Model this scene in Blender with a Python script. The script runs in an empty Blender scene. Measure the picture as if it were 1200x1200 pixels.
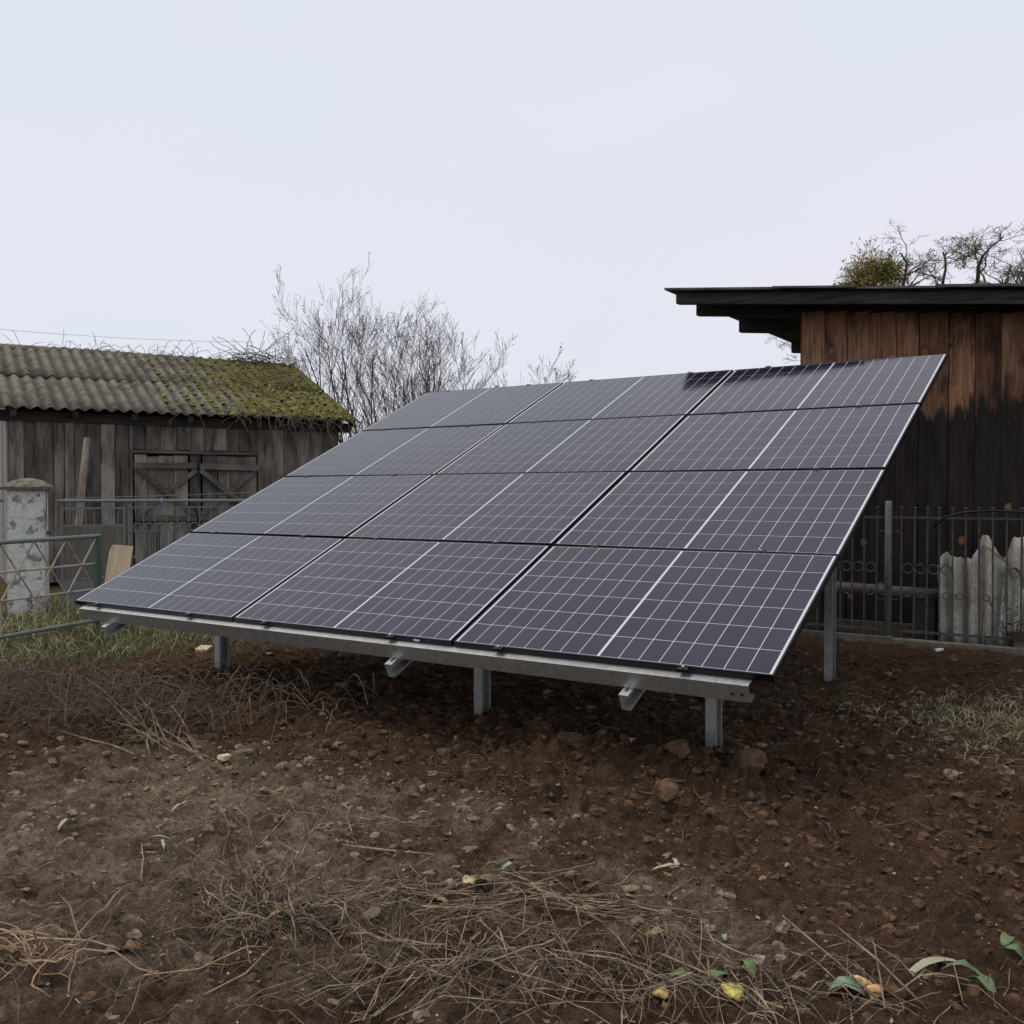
import bpy, math, random
import numpy as np
from math import sin, cos, pi, radians, sqrt
from mathutils import Vector, Matrix

rnd = random.Random(7)
scene = bpy.context.scene
col = scene.collection

# ------------------------------------------------------------------ camera
cd = bpy.data.cameras.new('camera'); cam = bpy.data.objects.new('camera', cd); col.objects.link(cam)
cam.location = (6.695, -4.102, 1.421)
cam.rotation_euler = (radians(90 - 1.118), 0, radians(33.835))
cd.sensor_fit = 'HORIZONTAL'; cd.angle = 2 * math.atan(600 / 1118.7)
cd.clip_start = 0.05; cd.clip_end = 3000
scene.camera = cam

# ------------------------------------------------------------------ sky, sun, exposure
SUN_EL, SUN_AZ = radians(62), radians(240)          # azimuth clockwise from +Y
w = bpy.data.worlds.new('World'); scene.world = w; w.use_nodes = True
nt = w.node_tree; nt.nodes.clear()
out = nt.nodes.new('ShaderNodeOutputWorld'); bg = nt.nodes.new('ShaderNodeBackground')
sky = nt.nodes.new('ShaderNodeTexSky'); sky.sky_type = 'NISHITA'; sky.sun_disc = False
sky.sun_elevation = SUN_EL; sky.sun_rotation = SUN_AZ; sky.air_density = 1.0; sky.dust_density = 3.0
tc = nt.nodes.new('ShaderNodeTexCoord'); mp = nt.nodes.new('ShaderNodeMapping'); mp.inputs['Scale'].default_value = (1, 1, 3.0)
nz = nt.nodes.new('ShaderNodeTexNoise'); nz.inputs['Scale'].default_value = 1.7; nz.inputs['Detail'].default_value = 3.0
nz.inputs['Roughness'].default_value = 0.5
cr = nt.nodes.new('ShaderNodeValToRGB')
cr.color_ramp.elements[0].position = 0.3; cr.color_ramp.elements[0].color = (7.15, 7.8, 8.55, 1)
cr.color_ramp.elements[1].position = 0.7; cr.color_ramp.elements[1].color = (7.9, 7.9, 8.8, 1)
mx = nt.nodes.new('ShaderNodeMix'); mx.data_type = 'RGBA'; mx.inputs[0].default_value = 0.95
nt.links.new(tc.outputs['Generated'], mp.inputs['Vector']); nt.links.new(mp.outputs[0], nz.inputs['Vector'])
nt.links.new(nz.outputs['Fac'], cr.inputs[0]); nt.links.new(sky.outputs[0], mx.inputs[6]); nt.links.new(cr.outputs[0], mx.inputs[7])
nt.links.new(mx.outputs[2], bg.inputs['Color']); bg.inputs['Strength'].default_value = 0.1
nt.links.new(bg.outputs[0], out.inputs['Surface'])
sd = bpy.data.lights.new('sun', 'SUN'); sd.energy = 1.5; sd.angle = radians(30); sd.color = (1.0, 0.92, 0.80)
sun = bpy.data.objects.new('sun', sd); col.objects.link(sun); sun.location = (-10, -20, 30)
sdir = Vector((sin(SUN_AZ) * cos(SUN_EL), cos(SUN_AZ) * cos(SUN_EL), sin(SUN_EL)))
sun.rotation_euler = (-sdir).to_track_quat('-Z', 'Y').to_euler()
vs = scene.view_settings; vs.view_transform = 'Standard'; vs.look = 'None'; vs.exposure = 0.06; vs.gamma = 1.0; vs.use_curve_mapping = False
scene.render.resolution_x = 1024; scene.render.resolution_y = 1024

# ------------------------------------------------------------------ material helpers
class NT:
    def __init__(s, name):
        s.m = bpy.data.materials.new(name); s.m.use_nodes = True; s.t = s.m.node_tree
        s.b = s.t.nodes['Principled BSDF']
    def n(s, kind, **kw):
        nd = s.t.nodes.new(kind)
        for k, v in kw.items():
            if k in nd.inputs: nd.inputs[k].default_value = v
            else: setattr(nd, k, v)
        return nd
    def l(s, a, b): s.t.links.new(a, b)
    def pos(s, kind='obj', scale=(1, 1, 1), rand=0.0):
        if kind == 'world': v = s.n('ShaderNodeNewGeometry').outputs['Position']
        else: v = s.n('ShaderNodeTexCoord').outputs['Object']
        if rand:
            oi = s.n('ShaderNodeObjectInfo'); mul = s.n('ShaderNodeMath', operation='MULTIPLY'); mul.inputs[1].default_value = rand
            s.l(oi.outputs['Random'], mul.inputs[0]); ad = s.n('ShaderNodeVectorMath', operation='ADD')
            s.l(v, ad.inputs[0]); s.l(mul.outputs[0], ad.inputs[1]); v = ad.outputs[0]
        mp = s.n('ShaderNodeMapping'); mp.inputs['Scale'].default_value = scale; s.l(v, mp.inputs['Vector'])
        return mp.outputs[0]
    def noise(s, vec, scale, detail=4, rough=0.55):
        nd = s.n('ShaderNodeTexNoise'); nd.inputs['Scale'].default_value = scale; nd.inputs['Detail'].default_value = detail
        nd.inputs['Roughness'].default_value = rough; s.l(vec, nd.inputs['Vector']); return nd.outputs['Fac']
    def ramp(s, fac, stops):
        r = s.n('ShaderNodeValToRGB'); e = r.color_ramp.elements
        while len(e) < len(stops): e.new(0.5)
        for i, (p, c) in enumerate(stops):
            e[i].position = p; e[i].color = (c, c, c, 1) if isinstance(c, (int, float)) else (*c, 1)
        s.l(fac, r.inputs[0]); return r.outputs[0]
    def mix(s, fac, a, b, blend='MIX'):
        m = s.n('ShaderNodeMix'); m.data_type = 'RGBA'; m.blend_type = blend
        for sock, v in ((0, fac), (6, a), (7, b)):
            if isinstance(v, (int, float)): m.inputs[sock].default_value = v
            elif isinstance(v, tuple): m.inputs[sock].default_value = (*v, 1)
            else: s.l(v, m.inputs[sock])
        return m.outputs[2]
    def math(s, op, a, b=0.0, clamp=False):
        m = s.n('ShaderNodeMath'); m.operation = op; m.use_clamp = clamp
        for i, v in enumerate((a, b)):
            if isinstance(v, (int, float)): m.inputs[i].default_value = v
            else: s.l(v, m.inputs[i])
        return m.outputs[0]
    def rand(s): return s.n('ShaderNodeObjectInfo').outputs['Random']
    def color(s, c):
        if isinstance(c, tuple): s.b.inputs['Base Color'].default_value = (*c, 1)
        else: s.l(c, s.b.inputs['Base Color'])
    def set(s, **kw):
        for k, v in kw.items():
            k = k.replace('_', ' ')
            if isinstance(v, (int, float)): s.b.inputs[k].default_value = v
            else: s.l(v, s.b.inputs[k])
    def bump(s, h, strength=0.5, dist=0.01):
        b = s.n('ShaderNodeBump'); b.inputs['Strength'].default_value = strength; b.inputs['Distance'].default_value = dist
        s.l(h, b.inputs['Height']); s.l(b.outputs[0], s.b.inputs['Normal'])

def simple(name, c, rough=0.8, var=0.25, scale=20, metallic=0.0, spec=0.3, bump=0.0, objvar=0.0, kind='obj'):
    m = NT(name); v = m.pos(kind, rand=5.0); f = m.noise(v, scale)
    base = m.mix(m.ramp(f, [(0.3, 0.0), (0.7, 1.0)]), tuple(x * (1 - var) for x in c), tuple(min(1, x * (1 + var)) for x in c))
    if objvar:
        k = m.math('ADD', m.math('MULTIPLY', m.rand(), 2 * objvar), 1 - objvar)
        cmb = m.n('ShaderNodeCombineColor'); [m.l(k, cmb.inputs[i]) for i in range(3)]
        base = m.mix(1.0, base, cmb.outputs[0], 'MULTIPLY')
    m.color(base); m.set(Roughness=rough, Metallic=metallic, Specular_IOR_Level=spec)
    if bump: m.bump(m.noise(v, scale * 3), bump, 0.004)
    return m.m

def wood(name, dark, light, grey=None, stretch=0.06, rough=0.9, objvar=0.35, vec='obj', knots=False, axis=2):
    m = NT(name); sc = [1, 1, 1]; sc[axis] = stretch
    v = m.pos(vec, tuple(sc), rand=37.0)
    f1 = m.noise(v, 45, 6, 0.65); f2 = m.noise(m.pos(vec, tuple(0.35 if i == axis else 1 for i in range(3)), rand=13.0), 5, 4)
    c = m.mix(m.ramp(f1, [(0.32, 0.0), (0.68, 1.0)]), dark, light)
    if grey: c = m.mix(m.ramp(f2, [(0.42, 0.0), (0.66, 0.8)]), c, grey)
    k = m.math('ADD', m.math('MULTIPLY', m.rand(), 2 * objvar), 1 - objvar)
    cmb = m.n('ShaderNodeCombineColor'); [m.l(k, cmb.inputs[i]) for i in range(3)]
    c = m.mix(1.0, c, cmb.outputs[0], 'MULTIPLY')
    m.color(c); m.set(Roughness=rough, Specular_IOR_Level=0.2); m.bump(f1, 0.6, 0.006)
    return m

M = {}
# --- soil: tilled dark brown, drier pale crust, green cast under grass (attributes carry the soil map)
def soil_mat():
    m = NT('soil'); v = m.pos('obj')
    at = m.n('ShaderNodeAttribute'); at.attribute_name = 'dry'; ag = m.n('ShaderNodeAttribute'); ag.attribute_name = 'turf'
    f1 = m.noise(v, 3.0, 6, 0.6); f2 = m.noise(v, 22, 6, 0.65); f3 = m.noise(v, 110, 5, 0.7)
    wet = m.mix(m.ramp(f2, [(0.3, 0.0), (0.72, 1.0)]), (0.044, 0.0245, 0.0135), (0.190, 0.107, 0.058))
    dry = m.mix(m.ramp(f2, [(0.3, 0.0), (0.7, 1.0)]), (0.160, 0.112, 0.076), (0.450, 0.335, 0.238))
    k = m.math('MULTIPLY', m.math('SUBTRACT', m.math('ADD', at.outputs['Fac'], m.math('MULTIPLY', m.math('SUBTRACT', m.noise(v, 4.2, 7, 0.68), 0.5), 3.2)), 0.42), 1.6, True)
    c = m.mix(k, wet, dry); c = m.mix(m.ramp(f1, [(0.40, 0.55), (0.58, 0.0)]), c, (0.062, 0.041, 0.027))
    c = m.mix(m.math('MULTIPLY', ag.outputs['Fac'], m.ramp(f2, [(0.35, 0.3), (0.6, 1.0)])), c, (0.105, 0.098, 0.050))
    c = m.mix(m.ramp(f3, [(0.30, 0.85), (0.52, 0.0)]), c, (0.018, 0.012, 0.008))
    f4 = m.noise(v, 320, 3, 0.6); c = m.mix(m.ramp(f4, [(0.35, 0.6), (0.5, 0.0)]), c, (0.022, 0.015, 0.010)); c = m.mix(m.ramp(f4, [(0.58, 0.0), (0.72, 0.5)]), c, (0.24, 0.165, 0.11))
    c = m.mix(m.ramp(m.noise(v, 60, 3, 0.5), [(0.69, 0.0), (0.74, 0.55)]), c, (0.22, 0.17, 0.12))
    m.color(c); m.set(Roughness=0.95, Specular_IOR_Level=0.15)
    h = m.math('ADD', m.math('MULTIPLY', f2, 1.0), m.math('MULTIPLY', f3, 0.6))
    m.bump(h, 1.0, 0.035)
    return m.m
M['soil'] = soil_mat()
M['clod'] = simple('clod_soil', (0.092, 0.055, 0.033), 0.95, 0.6, 28, spec=0.15, bump=1.0)
M['redclod'] = simple('reddish_clod_soil', (0.115, 0.070, 0.046), 0.95, 0.35, 30, spec=0.15, bump=1.0)
M['straw'] = simple('dry_straw', (0.215, 0.162, 0.11), 0.85, 0.7, 22, kind='world')
M['straw_dark'] = simple('rotten_straw', (0.105, 0.075, 0.052), 0.9, 0.45, 9, kind='world')
M['root'] = simple('pale_root', (0.33, 0.225, 0.14), 0.85, 0.4, 12, kind='world')
M['grass'] = simple('grass', (0.135, 0.150, 0.055), 0.8, 0.5, 5, kind='world')
M['grass_dry'] = simple('dry_grass', (0.33, 0.29, 0.165), 0.85, 0.4, 5, kind='world')

# --- solar panels
def pv(name, c, rough=0.35, objvar=0.0):
    m = NT(name)
    k = m.math('ADD', m.math('MULTIPLY', m.rand(), 2 * objvar), 1 - objvar)
    cmb = m.n('ShaderNodeCombineColor'); [m.l(k, cmb.inputs[i]) for i in range(3)]
    cc = m.mix(1.0, c, cmb.outputs[0], 'MULTIPLY')
    dust = m.noise(m.pos('world'), 2.2, 5, 0.6)
    cc = m.mix(m.ramp(dust, [(0.35, 0.004), (0.75, 0.030)]), cc, (0.35, 0.32, 0.29))
    m.color(cc); m.set(Roughness=rough, Specular_IOR_Level=0.0, Coat_Weight=1.0, Coat_IOR=1.45)
    m.set(Coat_Roughness=m.math('ADD', m.math('MULTIPLY', dust, 0.08), 0.04))
    return m.m
M['cell'] = pv('silicon_cell', (0.012, 0.0095, 0.024), 0.3, 0.18)
M['backsheet'] = pv('white_backsheet', (0.56, 0.56, 0.58), 0.6)
M['frame'] = simple('black_anodised_frame', (0.006, 0.006, 0.008), 0.30, 0.2, 4, spec=0.25)
def galv():
    m = NT('galvanised_steel'); v = m.pos('world')
    vo = m.n('ShaderNodeTexVoronoi'); vo.inputs['Scale'].default_value = 55; m.l(v, vo.inputs['Vector'])
    f = m.noise(v, 9, 5); g = m.n('ShaderNodeRGBToBW'); m.l(vo.outputs['Color'], g.inputs[0])
    c = m.mix(g.outputs[0], (0.46, 0.48, 0.48), (0.68, 0.70, 0.70)); c = m.mix(m.ramp(f, [(0.4, 0.0), (0.75, 0.5)]), c, (0.30, 0.29, 0.26))
    m.color(c); m.set(Metallic=0.85, Roughness=m.math('ADD', m.math('MULTIPLY', f, 0.3), 0.28)); return m.m
M['galv'] = galv()
M['bolt'] = simple('bolt_steel', (0.45, 0.45, 0.46), 0.35, 0.1, 10, metallic=0.9)
M['dark_hole'] = simple('dark_hole', (0.01, 0.01, 0.01), 0.9, 0.1)
M['sticker'] = simple('white_sticker', (0.75, 0.75, 0.75), 0.5, 0.03)

# --- weathered wood
M['barn_board'] = wood('weathered_barn_board', (0.026, 0.022, 0.019), (0.170, 0.146, 0.124), (0.245, 0.216, 0.188), objvar=0.5).m
M['barn_brace'] = wood('weathered_brace', (0.045, 0.040, 0.035), (0.14, 0.125, 0.108), (0.17, 0.155, 0.14), axis=0, objvar=0.2).m
M['beam'] = wood('old_beam', (0.030, 0.026, 0.023), (0.085, 0.075, 0.066), axis=0, objvar=0.2).m
M['gable_board'] = wood('pale_gable_board', (0.15, 0.142, 0.135), (0.30, 0.29, 0.28), objvar=0.2).m
M['fresh_wood'] = wood('fresh_sawn_wood', (0.45, 0.33, 0.21), (0.66, 0.52, 0.36), objvar=0.1).m
M['log'] = wood('peeled_log', (0.16, 0.125, 0.095), (0.34, 0.28, 0.21), (0.10, 0.085, 0.07), objvar=0.1).m
def shed_wood():
    m = wood('stained_shed_board', (0.115, 0.056, 0.033), (0.360, 0.188, 0.110), None, objvar=0.4)
    c_old = m.b.inputs['Base Color'].links[0].from_socket
    g = m.pos('world'); sep = m.n('ShaderNodeSeparateXYZ'); m.l(g, sep.inputs[0])
    # tar brushed over the lower part of the wall, with a ragged upper edge
    n1 = m.noise(m.pos('world', (1, 1, 0.6)), 1.7, 4); n2 = m.noise(m.pos('world', (1, 1, 0.12), rand=9.0), 14, 4)
    edge = m.math('ADD', m.math('MULTIPLY', m.math('SUBTRACT', n1, 0.5), 1.5), m.math('MULTIPLY', m.math('SUBTRACT', n2, 0.5), 0.9))
    edge = m.math('ADD', edge, m.math('MULTIPLY', m.math('SUBTRACT', sep.outputs[0], 5.2), 0.10))
    t = m.math('SUBTRACT', m.math('ADD', edge, 2.20), sep.outputs[2])
    k = m.ramp(m.math('ADD', m.math('MULTIPLY', t, 1.1), 0.5), [(0.42, 0.0), (0.58, 0.97)])
    tar = m.mix(m.ramp(n2, [(0.35, 0.0), (0.7, 1.0)]), (0.0090, 0.0088, 0.0115), (0.034, 0.028, 0.027))
    bl = m.noise(m.pos('world', (1, 1, 0.35), rand=21.0), 4.5, 5, 0.6)
    c_old = m.mix(m.ramp(bl, [(0.50, 0.0), (0.62, 0.85)]), c_old, (0.036, 0.020, 0.015))
    c_old = m.mix(m.ramp(bl, [(0.30, 0.7), (0.40, 0.0)]), c_old, (0.36, 0.235, 0.15))
    c = m.mix(k, c_old, tar)
    # knots
    vo = m.n('ShaderNodeTexVoronoi'); vo.voronoi_dimensions = '2D'; vo.inputs['Scale'].default_value = 2.6
    cx_ = m.n('ShaderNodeCombineXYZ'); m.l(sep.outputs[0], cx_.inputs[0]); m.l(m.math('MULTIPLY', sep.outputs[2], 0.7), cx_.inputs[1]); m.l(cx_.outputs[0], vo.inputs['Vector'])
    bw = m.n('ShaderNodeSeparateColor'); m.l(vo.outputs['Color'], bw.inputs[0])
    dd = m.math('ADD', vo.outputs['Distance'], m.math('MULTIPLY', m.math('SUBTRACT', m.noise(g, 30, 2), 0.5), 0.06))
    core = m.math('MULTIPLY', m.ramp(dd, [(0.055, 1.0), (0.09, 0.0)]), m.math('GREATER_THAN', bw.outputs[0], 0.25))
    ring = m.math('MULTIPLY', m.ramp(dd, [(0.02, 0.7), (0.16, 0.0)]), m.math('GREATER_THAN', bw.outputs[0], 0.25))
    c = m.mix(ring, c, (0.022, 0.013, 0.010)); c = m.mix(core, c, (0.21, 0.12, 0.062))
    m.color(c); m.set(Roughness=0.85)
    return m.m
M['shed_board'] = shed_wood()
M['shed_beam'] = wood('dark_rafter', (0.018, 0.016, 0.015), (0.07, 0.062, 0.055), axis=0, objvar=0.2).m
M['shed_roof'] = simple('bitumen_roof', (0.085, 0.083, 0.078), 0.9, 0.5, 5, kind='world', bump=0.5)

# --- corrugated fibre cement with moss
def eternit(name, moss):
    m = NT(name); v = m.pos('world'); f1 = m.noise(v, 4, 6, 0.65); f2 = m.noise(v, 40, 5, 0.7)
    c = m.mix(m.ramp(f2, [(0.3, 0.0), (0.7, 1.0)]), (0.112, 0.098, 0.076), (0.265, 0.238, 0.192))
    c = m.mix(m.ramp(f1, [(0.45, 0.0), (0.62, 0.75)]), c, (0.055, 0.050, 0.042))
    if moss:
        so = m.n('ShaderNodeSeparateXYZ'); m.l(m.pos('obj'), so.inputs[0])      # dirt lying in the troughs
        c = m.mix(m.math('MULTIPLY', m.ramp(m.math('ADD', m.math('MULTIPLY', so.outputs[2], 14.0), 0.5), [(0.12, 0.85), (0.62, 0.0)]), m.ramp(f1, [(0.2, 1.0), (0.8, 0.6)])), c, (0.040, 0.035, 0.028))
        dv = m.n('ShaderNodeVectorMath'); dv.operation = 'DOT_PRODUCT'; m.l(v, dv.inputs[0]); dv.inputs[1].default_value = (0.4195, 0.9078, 0.0)
        o_ = m.math('MULTIPLY', m.math('SUBTRACT', dv.outputs['Value'], 2.15 - 0.2), 0.36, True)   # moss spreads towards the far gable
        k = m.math('ADD', o_, m.math('MULTIPLY', m.math('SUBTRACT', m.noise(v, 1.3, 6, 0.65), 0.5), 1.3))
        mc = m.mix(m.ramp(m.noise(v, 7, 5, 0.7), [(0.38, 0.0), (0.62, 1.0)]), (0.060, 0.046, 0.024), (0.150, 0.145, 0.030))
        mc = m.mix(m.ramp(f2, [(0.3, 0.5), (0.6, 0.0)]), mc, (0.030, 0.025, 0.012))
        c = m.mix(m.ramp(k, [(0.50, 0.0), (0.66, 1.0)]), c, mc)
    m.color(c); m.set(Roughness=0.95, Specular_IOR_Level=0.15); m.bump(f2, 0.9, 0.012); return m.m
M['eternit'] = eternit('mossy_fibre_cement', True)
def broken():
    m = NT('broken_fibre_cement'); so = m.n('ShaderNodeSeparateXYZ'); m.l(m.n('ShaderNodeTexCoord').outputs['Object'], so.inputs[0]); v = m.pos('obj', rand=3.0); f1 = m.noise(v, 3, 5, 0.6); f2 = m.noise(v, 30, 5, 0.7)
    c = m.mix(m.ramp(f1, [(0.35, 0.0), (0.65, 1.0)]), (0.33, 0.315, 0.275), (0.66, 0.65, 0.61))
    c = m.mix(m.ramp(f2, [(0.3, 0.6), (0.6, 0.0)]), c, (0.16, 0.14, 0.11)); 
    c = m.mix(m.ramp(m.noise(m.pos('obj', (1, 1, 0.25), rand=3.0), 6, 4), [(0.52, 0.0), (0.7, 0.7)]), c, (0.13, 0.115, 0.09))
    gr = m.math('MULTIPLY', m.ramp(m.math('ADD', m.math('MULTIPLY', so.outputs[1], 14.0), 0.5), [(0.45, 0.0), (0.95, 0.85)]), m.ramp(f1, [(0.3, 1.0), (0.7, 0.55)]))   # corrugation shading painted into the grooves as darker bands
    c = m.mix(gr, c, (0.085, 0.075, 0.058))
    m.color(c); m.set(Roughness=0.92, Specular_IOR_Level=0.2); m.bump(f2, 0.6, 0.006); return m.m
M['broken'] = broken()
def whitewash():
    m = NT('peeling_whitewash'); v = m.pos('obj'); f1 = m.noise(v, 5, 6, 0.65); f2 = m.noise(v, 26, 6, 0.7)
    c = m.mix(m.ramp(f2, [(0.3, 0.0), (0.7, 1.0)]), (0.46, 0.45, 0.42), (0.70, 0.69, 0.65))
    c = m.mix(m.ramp(f1, [(0.53, 0.0), (0.60, 0.85)]), c, (0.17, 0.155, 0.13))
    c = m.mix(m.ramp(m.noise(m.pos('obj', (1, 1, 0.35)), 14, 5, 0.7), [(0.60, 0.0), (0.66, 0.9)]), c, (0.055, 0.052, 0.045))
    m.color(c); m.set(Roughness=0.93, Specular_IOR_Level=0.2); m.bump(m.math('ADD', f1, f2), 0.7, 0.012); return m.m
M['whitewash'] = whitewash()
M['concrete'] = simple('old_concrete', (0.15, 0.135, 0.112), 0.95, 0.4, 12, bump=0.8)
M['mosscap'] = simple('lichened_concrete', (0.145, 0.135, 0.105), 0.95, 0.45, 18, bump=1.0)
def paint(name, c, rust=(0.10, 0.055, 0.032), amt=0.58):
    m = NT(name); v = m.pos('world'); f = m.noise(v, 14, 5, 0.65)
    m.color(m.mix(m.ramp(f, [(amt, 0.0), (amt + 0.08, 0.9)]), c, rust)); m.set(Roughness=0.6, Specular_IOR_Level=0.35); return m.m
M['green_paint'] = paint('worn_green_paint', (0.135, 0.165, 0.135), (0.15, 0.12, 0.085), 0.60)
M['dkgreen_paint'] = paint('dark_green_paint', (0.055, 0.090, 0.062), (0.10, 0.08, 0.05), 0.62)
M['cream_paint'] = paint('worn_cream_paint', (0.34, 0.30, 0.215), (0.13, 0.085, 0.05), 0.55)
M['blue_paint'] = paint('faded_blue_paint', (0.150, 0.180, 0.215), (0.17, 0.16, 0.145), 0.45)
M['grey_paint'] = paint('faded_grey_paint', (0.15, 0.155, 0.165), (0.085, 0.07, 0.06), 0.58)
M['bright_blue'] = simple('blue_cord', (0.13, 0.27, 0.52), 0.6, 0.2, 20)
M['greylog'] = wood('weathered_grey_log', (0.075, 0.07, 0.064), (0.155, 0.145, 0.13), axis=0, objvar=0.1).m
M['darkblock'] = simple('dark_block', (0.045, 0.042, 0.038), 0.95, 0.3, 12)
M['post_grey'] = simple('dull_zinc_post', (0.16, 0.17, 0.185), 0.5, 0.3, 14, metallic=0.3)
M['ply'] = wood('grey_plywood', (0.105, 0.095, 0.082), (0.19, 0.175, 0.15), objvar=0.1).m
M['iron'] = paint('rusty_grey_iron', (0.085, 0.086, 0.092), (0.05, 0.038, 0.03), 0.5)
M['cable'] = simple('black_cable', (0.012, 0.012, 0.013), 0.5, 0.1)
M['bark'] = simple('bush_bark', (0.098, 0.066, 0.056), 0.9, 0.35, 30, kind='world')
M['twig'] = simple('bush_twig', (0.135, 0.092, 0.078), 0.9, 0.35, 15, kind='world')
M['bark_l'] = simple('lichened_bark', (0.105, 0.098, 0.075), 0.9, 0.4, 12, kind='world')
M['twig_l'] = simple('lichened_twig', (0.135, 0.128, 0.088), 0.9, 0.4, 10, kind='world')
M['mistletoe'] = simple('mistletoe_leaf', (0.25, 0.20, 0.045), 0.6, 0.6, 4, kind='world')
M['moss'] = simple('moss', (0.125, 0.115, 0.034), 0.95, 0.55, 6, kind='world')
M['vine'] = simple('dead_vine', (0.085, 0.066, 0.052), 0.9, 0.4, 10, kind='world')
M['budleaf'] = simple('withered_leaf', (0.075, 0.05, 0.045), 0.9, 0.3, 10, kind='world')

# ------------------------------------------------------------------ mesh helpers
class MB:
    def __init__(s): s.v = []; s.f = []
    def add(s, vs, fs):
        o = len(s.v); s.v.extend(tuple(p) for p in vs); s.f.extend([tuple(i + o for i in f) for f in fs]); return s
    def box(s, a, b, rot=None, jit=0.0, r=None):
        (x0, y0, z0), (x1, y1, z1) = a, b
        vs = [(x0, y0, z0), (x1, y0, z0), (x1, y1, z0), (x0, y1, z0), (x0, y0, z1), (x1, y0, z1), (x1, y1, z1), (x0, y1, z1)]
        if jit: vs = [(x + r.uniform(-jit, jit), y + r.uniform(-jit, jit) * .5, z + r.uniform(-jit, jit)) for x, y, z in vs]
        return s.add(vs, [(0, 3, 2, 1), (4, 5, 6, 7), (0, 1, 5, 4), (1, 2, 6, 5), (2, 3, 7, 6), (3, 0, 4, 7)])
    def bar(s, p, q, w, h=None, up=(0, 0, 1)):
        p, q = Vector(p), Vector(q); h = h or w; d = (q - p).normalized(); u = Vector(up)
        if abs(d.dot(u)) > 0.97: u = Vector((0, 1, 0))
        a = d.cross(u).normalized() * w / 2; b = a.cross(d).normalized() * h / 2
        vs = [c + i * a + j * b for c in (p, q) for i, j in ((-1, -1), (1, -1), (1, 1), (-1, 1))]
        return s.add(vs, [(0, 1, 2, 3), (7, 6, 5, 4), (0, 4, 5, 1), (1, 5, 6, 2), (2, 6, 7, 3), (3, 7, 4, 0)])
    def tube(s, pts, rad, n=6, cap=True):
        pts = [Vector(p) for p in pts]; k = len(pts)
        if isinstance(rad, (int, float)): rad = [rad] * k
        ref = Vector((0.31, 0.17, 0.93)); vs = []; fs = []
        for i in range(k):
            d = (pts[min(i + 1, k - 1)] - pts[max(i - 1, 0)])
            d = d.normalized() if d.length > 1e-9 else Vector((0, 0, 1))
            a = d.cross(ref)
            if a.length < 1e-3: a = d.cross(Vector((1, 0, 0)))
            a.normalize(); b = d.cross(a)
            for j in range(n):
                t = 2 * pi * j / n; vs.append(pts[i] + (a * cos(t) + b * sin(t)) * rad[i])
        for i in range(k - 1):
            for j in range(n):
                j2 = (j + 1) % n; fs.append((i * n + j, i * n + j2, (i + 1) * n + j2, (i + 1) * n + j))
        if cap: fs.append(tuple(range(n - 1, -1, -1))); fs.append(tuple((k - 1) * n + j for j in range(n)))
        return s.add(vs, fs)
    def ring(s, c, R, r, axis_u, axis_v, N=14, n=5):
        c = Vector(c); u, v = Vector(axis_u), Vector(axis_v); w_ = u.cross(v); vs = []; fs = []
        for i in range(N):
            t = 2 * pi * i / N; rr = u * cos(t) + v * sin(t)
            for j in range(n):
                q = 2 * pi * j / n; vs.append(c + rr * (R + r * cos(q)) + w_ * r * sin(q))
        for i in range(N):
            for j in range(n):
                fs.append((i * n + j, ((i + 1) % N) * n + j, ((i + 1) % N) * n + (j + 1) % n, i * n + (j + 1) % n))
        return s.add(vs, fs)
    def shift(s, L):
        s.v = [(x - L[0], y - L[1], z - L[2]) for x, y, z in s.v]; return s
    def mesh(s, name, m, smooth=False):
        me = bpy.data.meshes.new(name); me.from_pydata(s.v, [], s.f); me.materials.append(m)
        if smooth: me.polygons.foreach_set('use_smooth', [True] * len(me.polygons))
        me.update(); return me
    def build(s, name, m, parent=None, smooth=False, loc=None):
        return link(name, s.mesh(name, m, smooth), parent, loc)

def link(name, me, parent=None, loc=None, rot=None):
    o = bpy.data.objects.new(name, me); col.objects.link(o)
    if parent: o.parent = parent
    if loc is not None: o.location = loc
    if rot is not None: o.rotation_euler = rot
    return o
def tag(o, label, cat, group=None, kind=None):
    o['label'] = label; o['category'] = cat
    if group: o['group'] = group
    if kind: o['kind'] = kind
    return o
def thing(name, loc, label, cat, rz=0.0, group=None):
    o = bpy.data.objects.new(name, None); col.objects.link(o); o.location = loc; o.rotation_euler = (0, 0, rz)
    o.empty_display_size = 0.2
    return tag(o, label, cat, group)

# ------------------------------------------------------------------ noise
def _h(ix, iy, seed):
    h = (ix.astype(np.int64) * 374761393 + iy.astype(np.int64) * 668265263 + seed * 144269504) & 0xffffffff
    h = ((h ^ (h >> 13)) * 1274126177) & 0xffffffff
    return ((h ^ (h >> 16)) & 0xffff) / 65535.0
def vn(x, y, seed=0):
    ix, iy = np.floor(x), np.floor(y); fx, fy = x - ix, y - iy
    g = lambda a, b: (lambda t: np.cos(t) * (fx - a) + np.sin(t) * (fy - b))(_h(ix + a, iy + b, seed) * 2 * pi)
    ux, uy = fx * fx * fx * (fx * (fx * 6 - 15) + 10), fy * fy * fy * (fy * (fy * 6 - 15) + 10)
    a = g(0, 0) * (1 - ux) + g(1, 0) * ux; b = g(0, 1) * (1 - ux) + g(1, 1) * ux
    return (a * (1 - uy) + b * uy) * 1.4
def fbm(x, y, seed, oct=4, gain=0.5):
    r = 0; a = 1.0
    for i in range(oct): r = r + a * vn(x * 2 ** i + 17.3 * i, y * 2 ** i - 9.1 * i, seed + i); a *= gain
    return r
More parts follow.
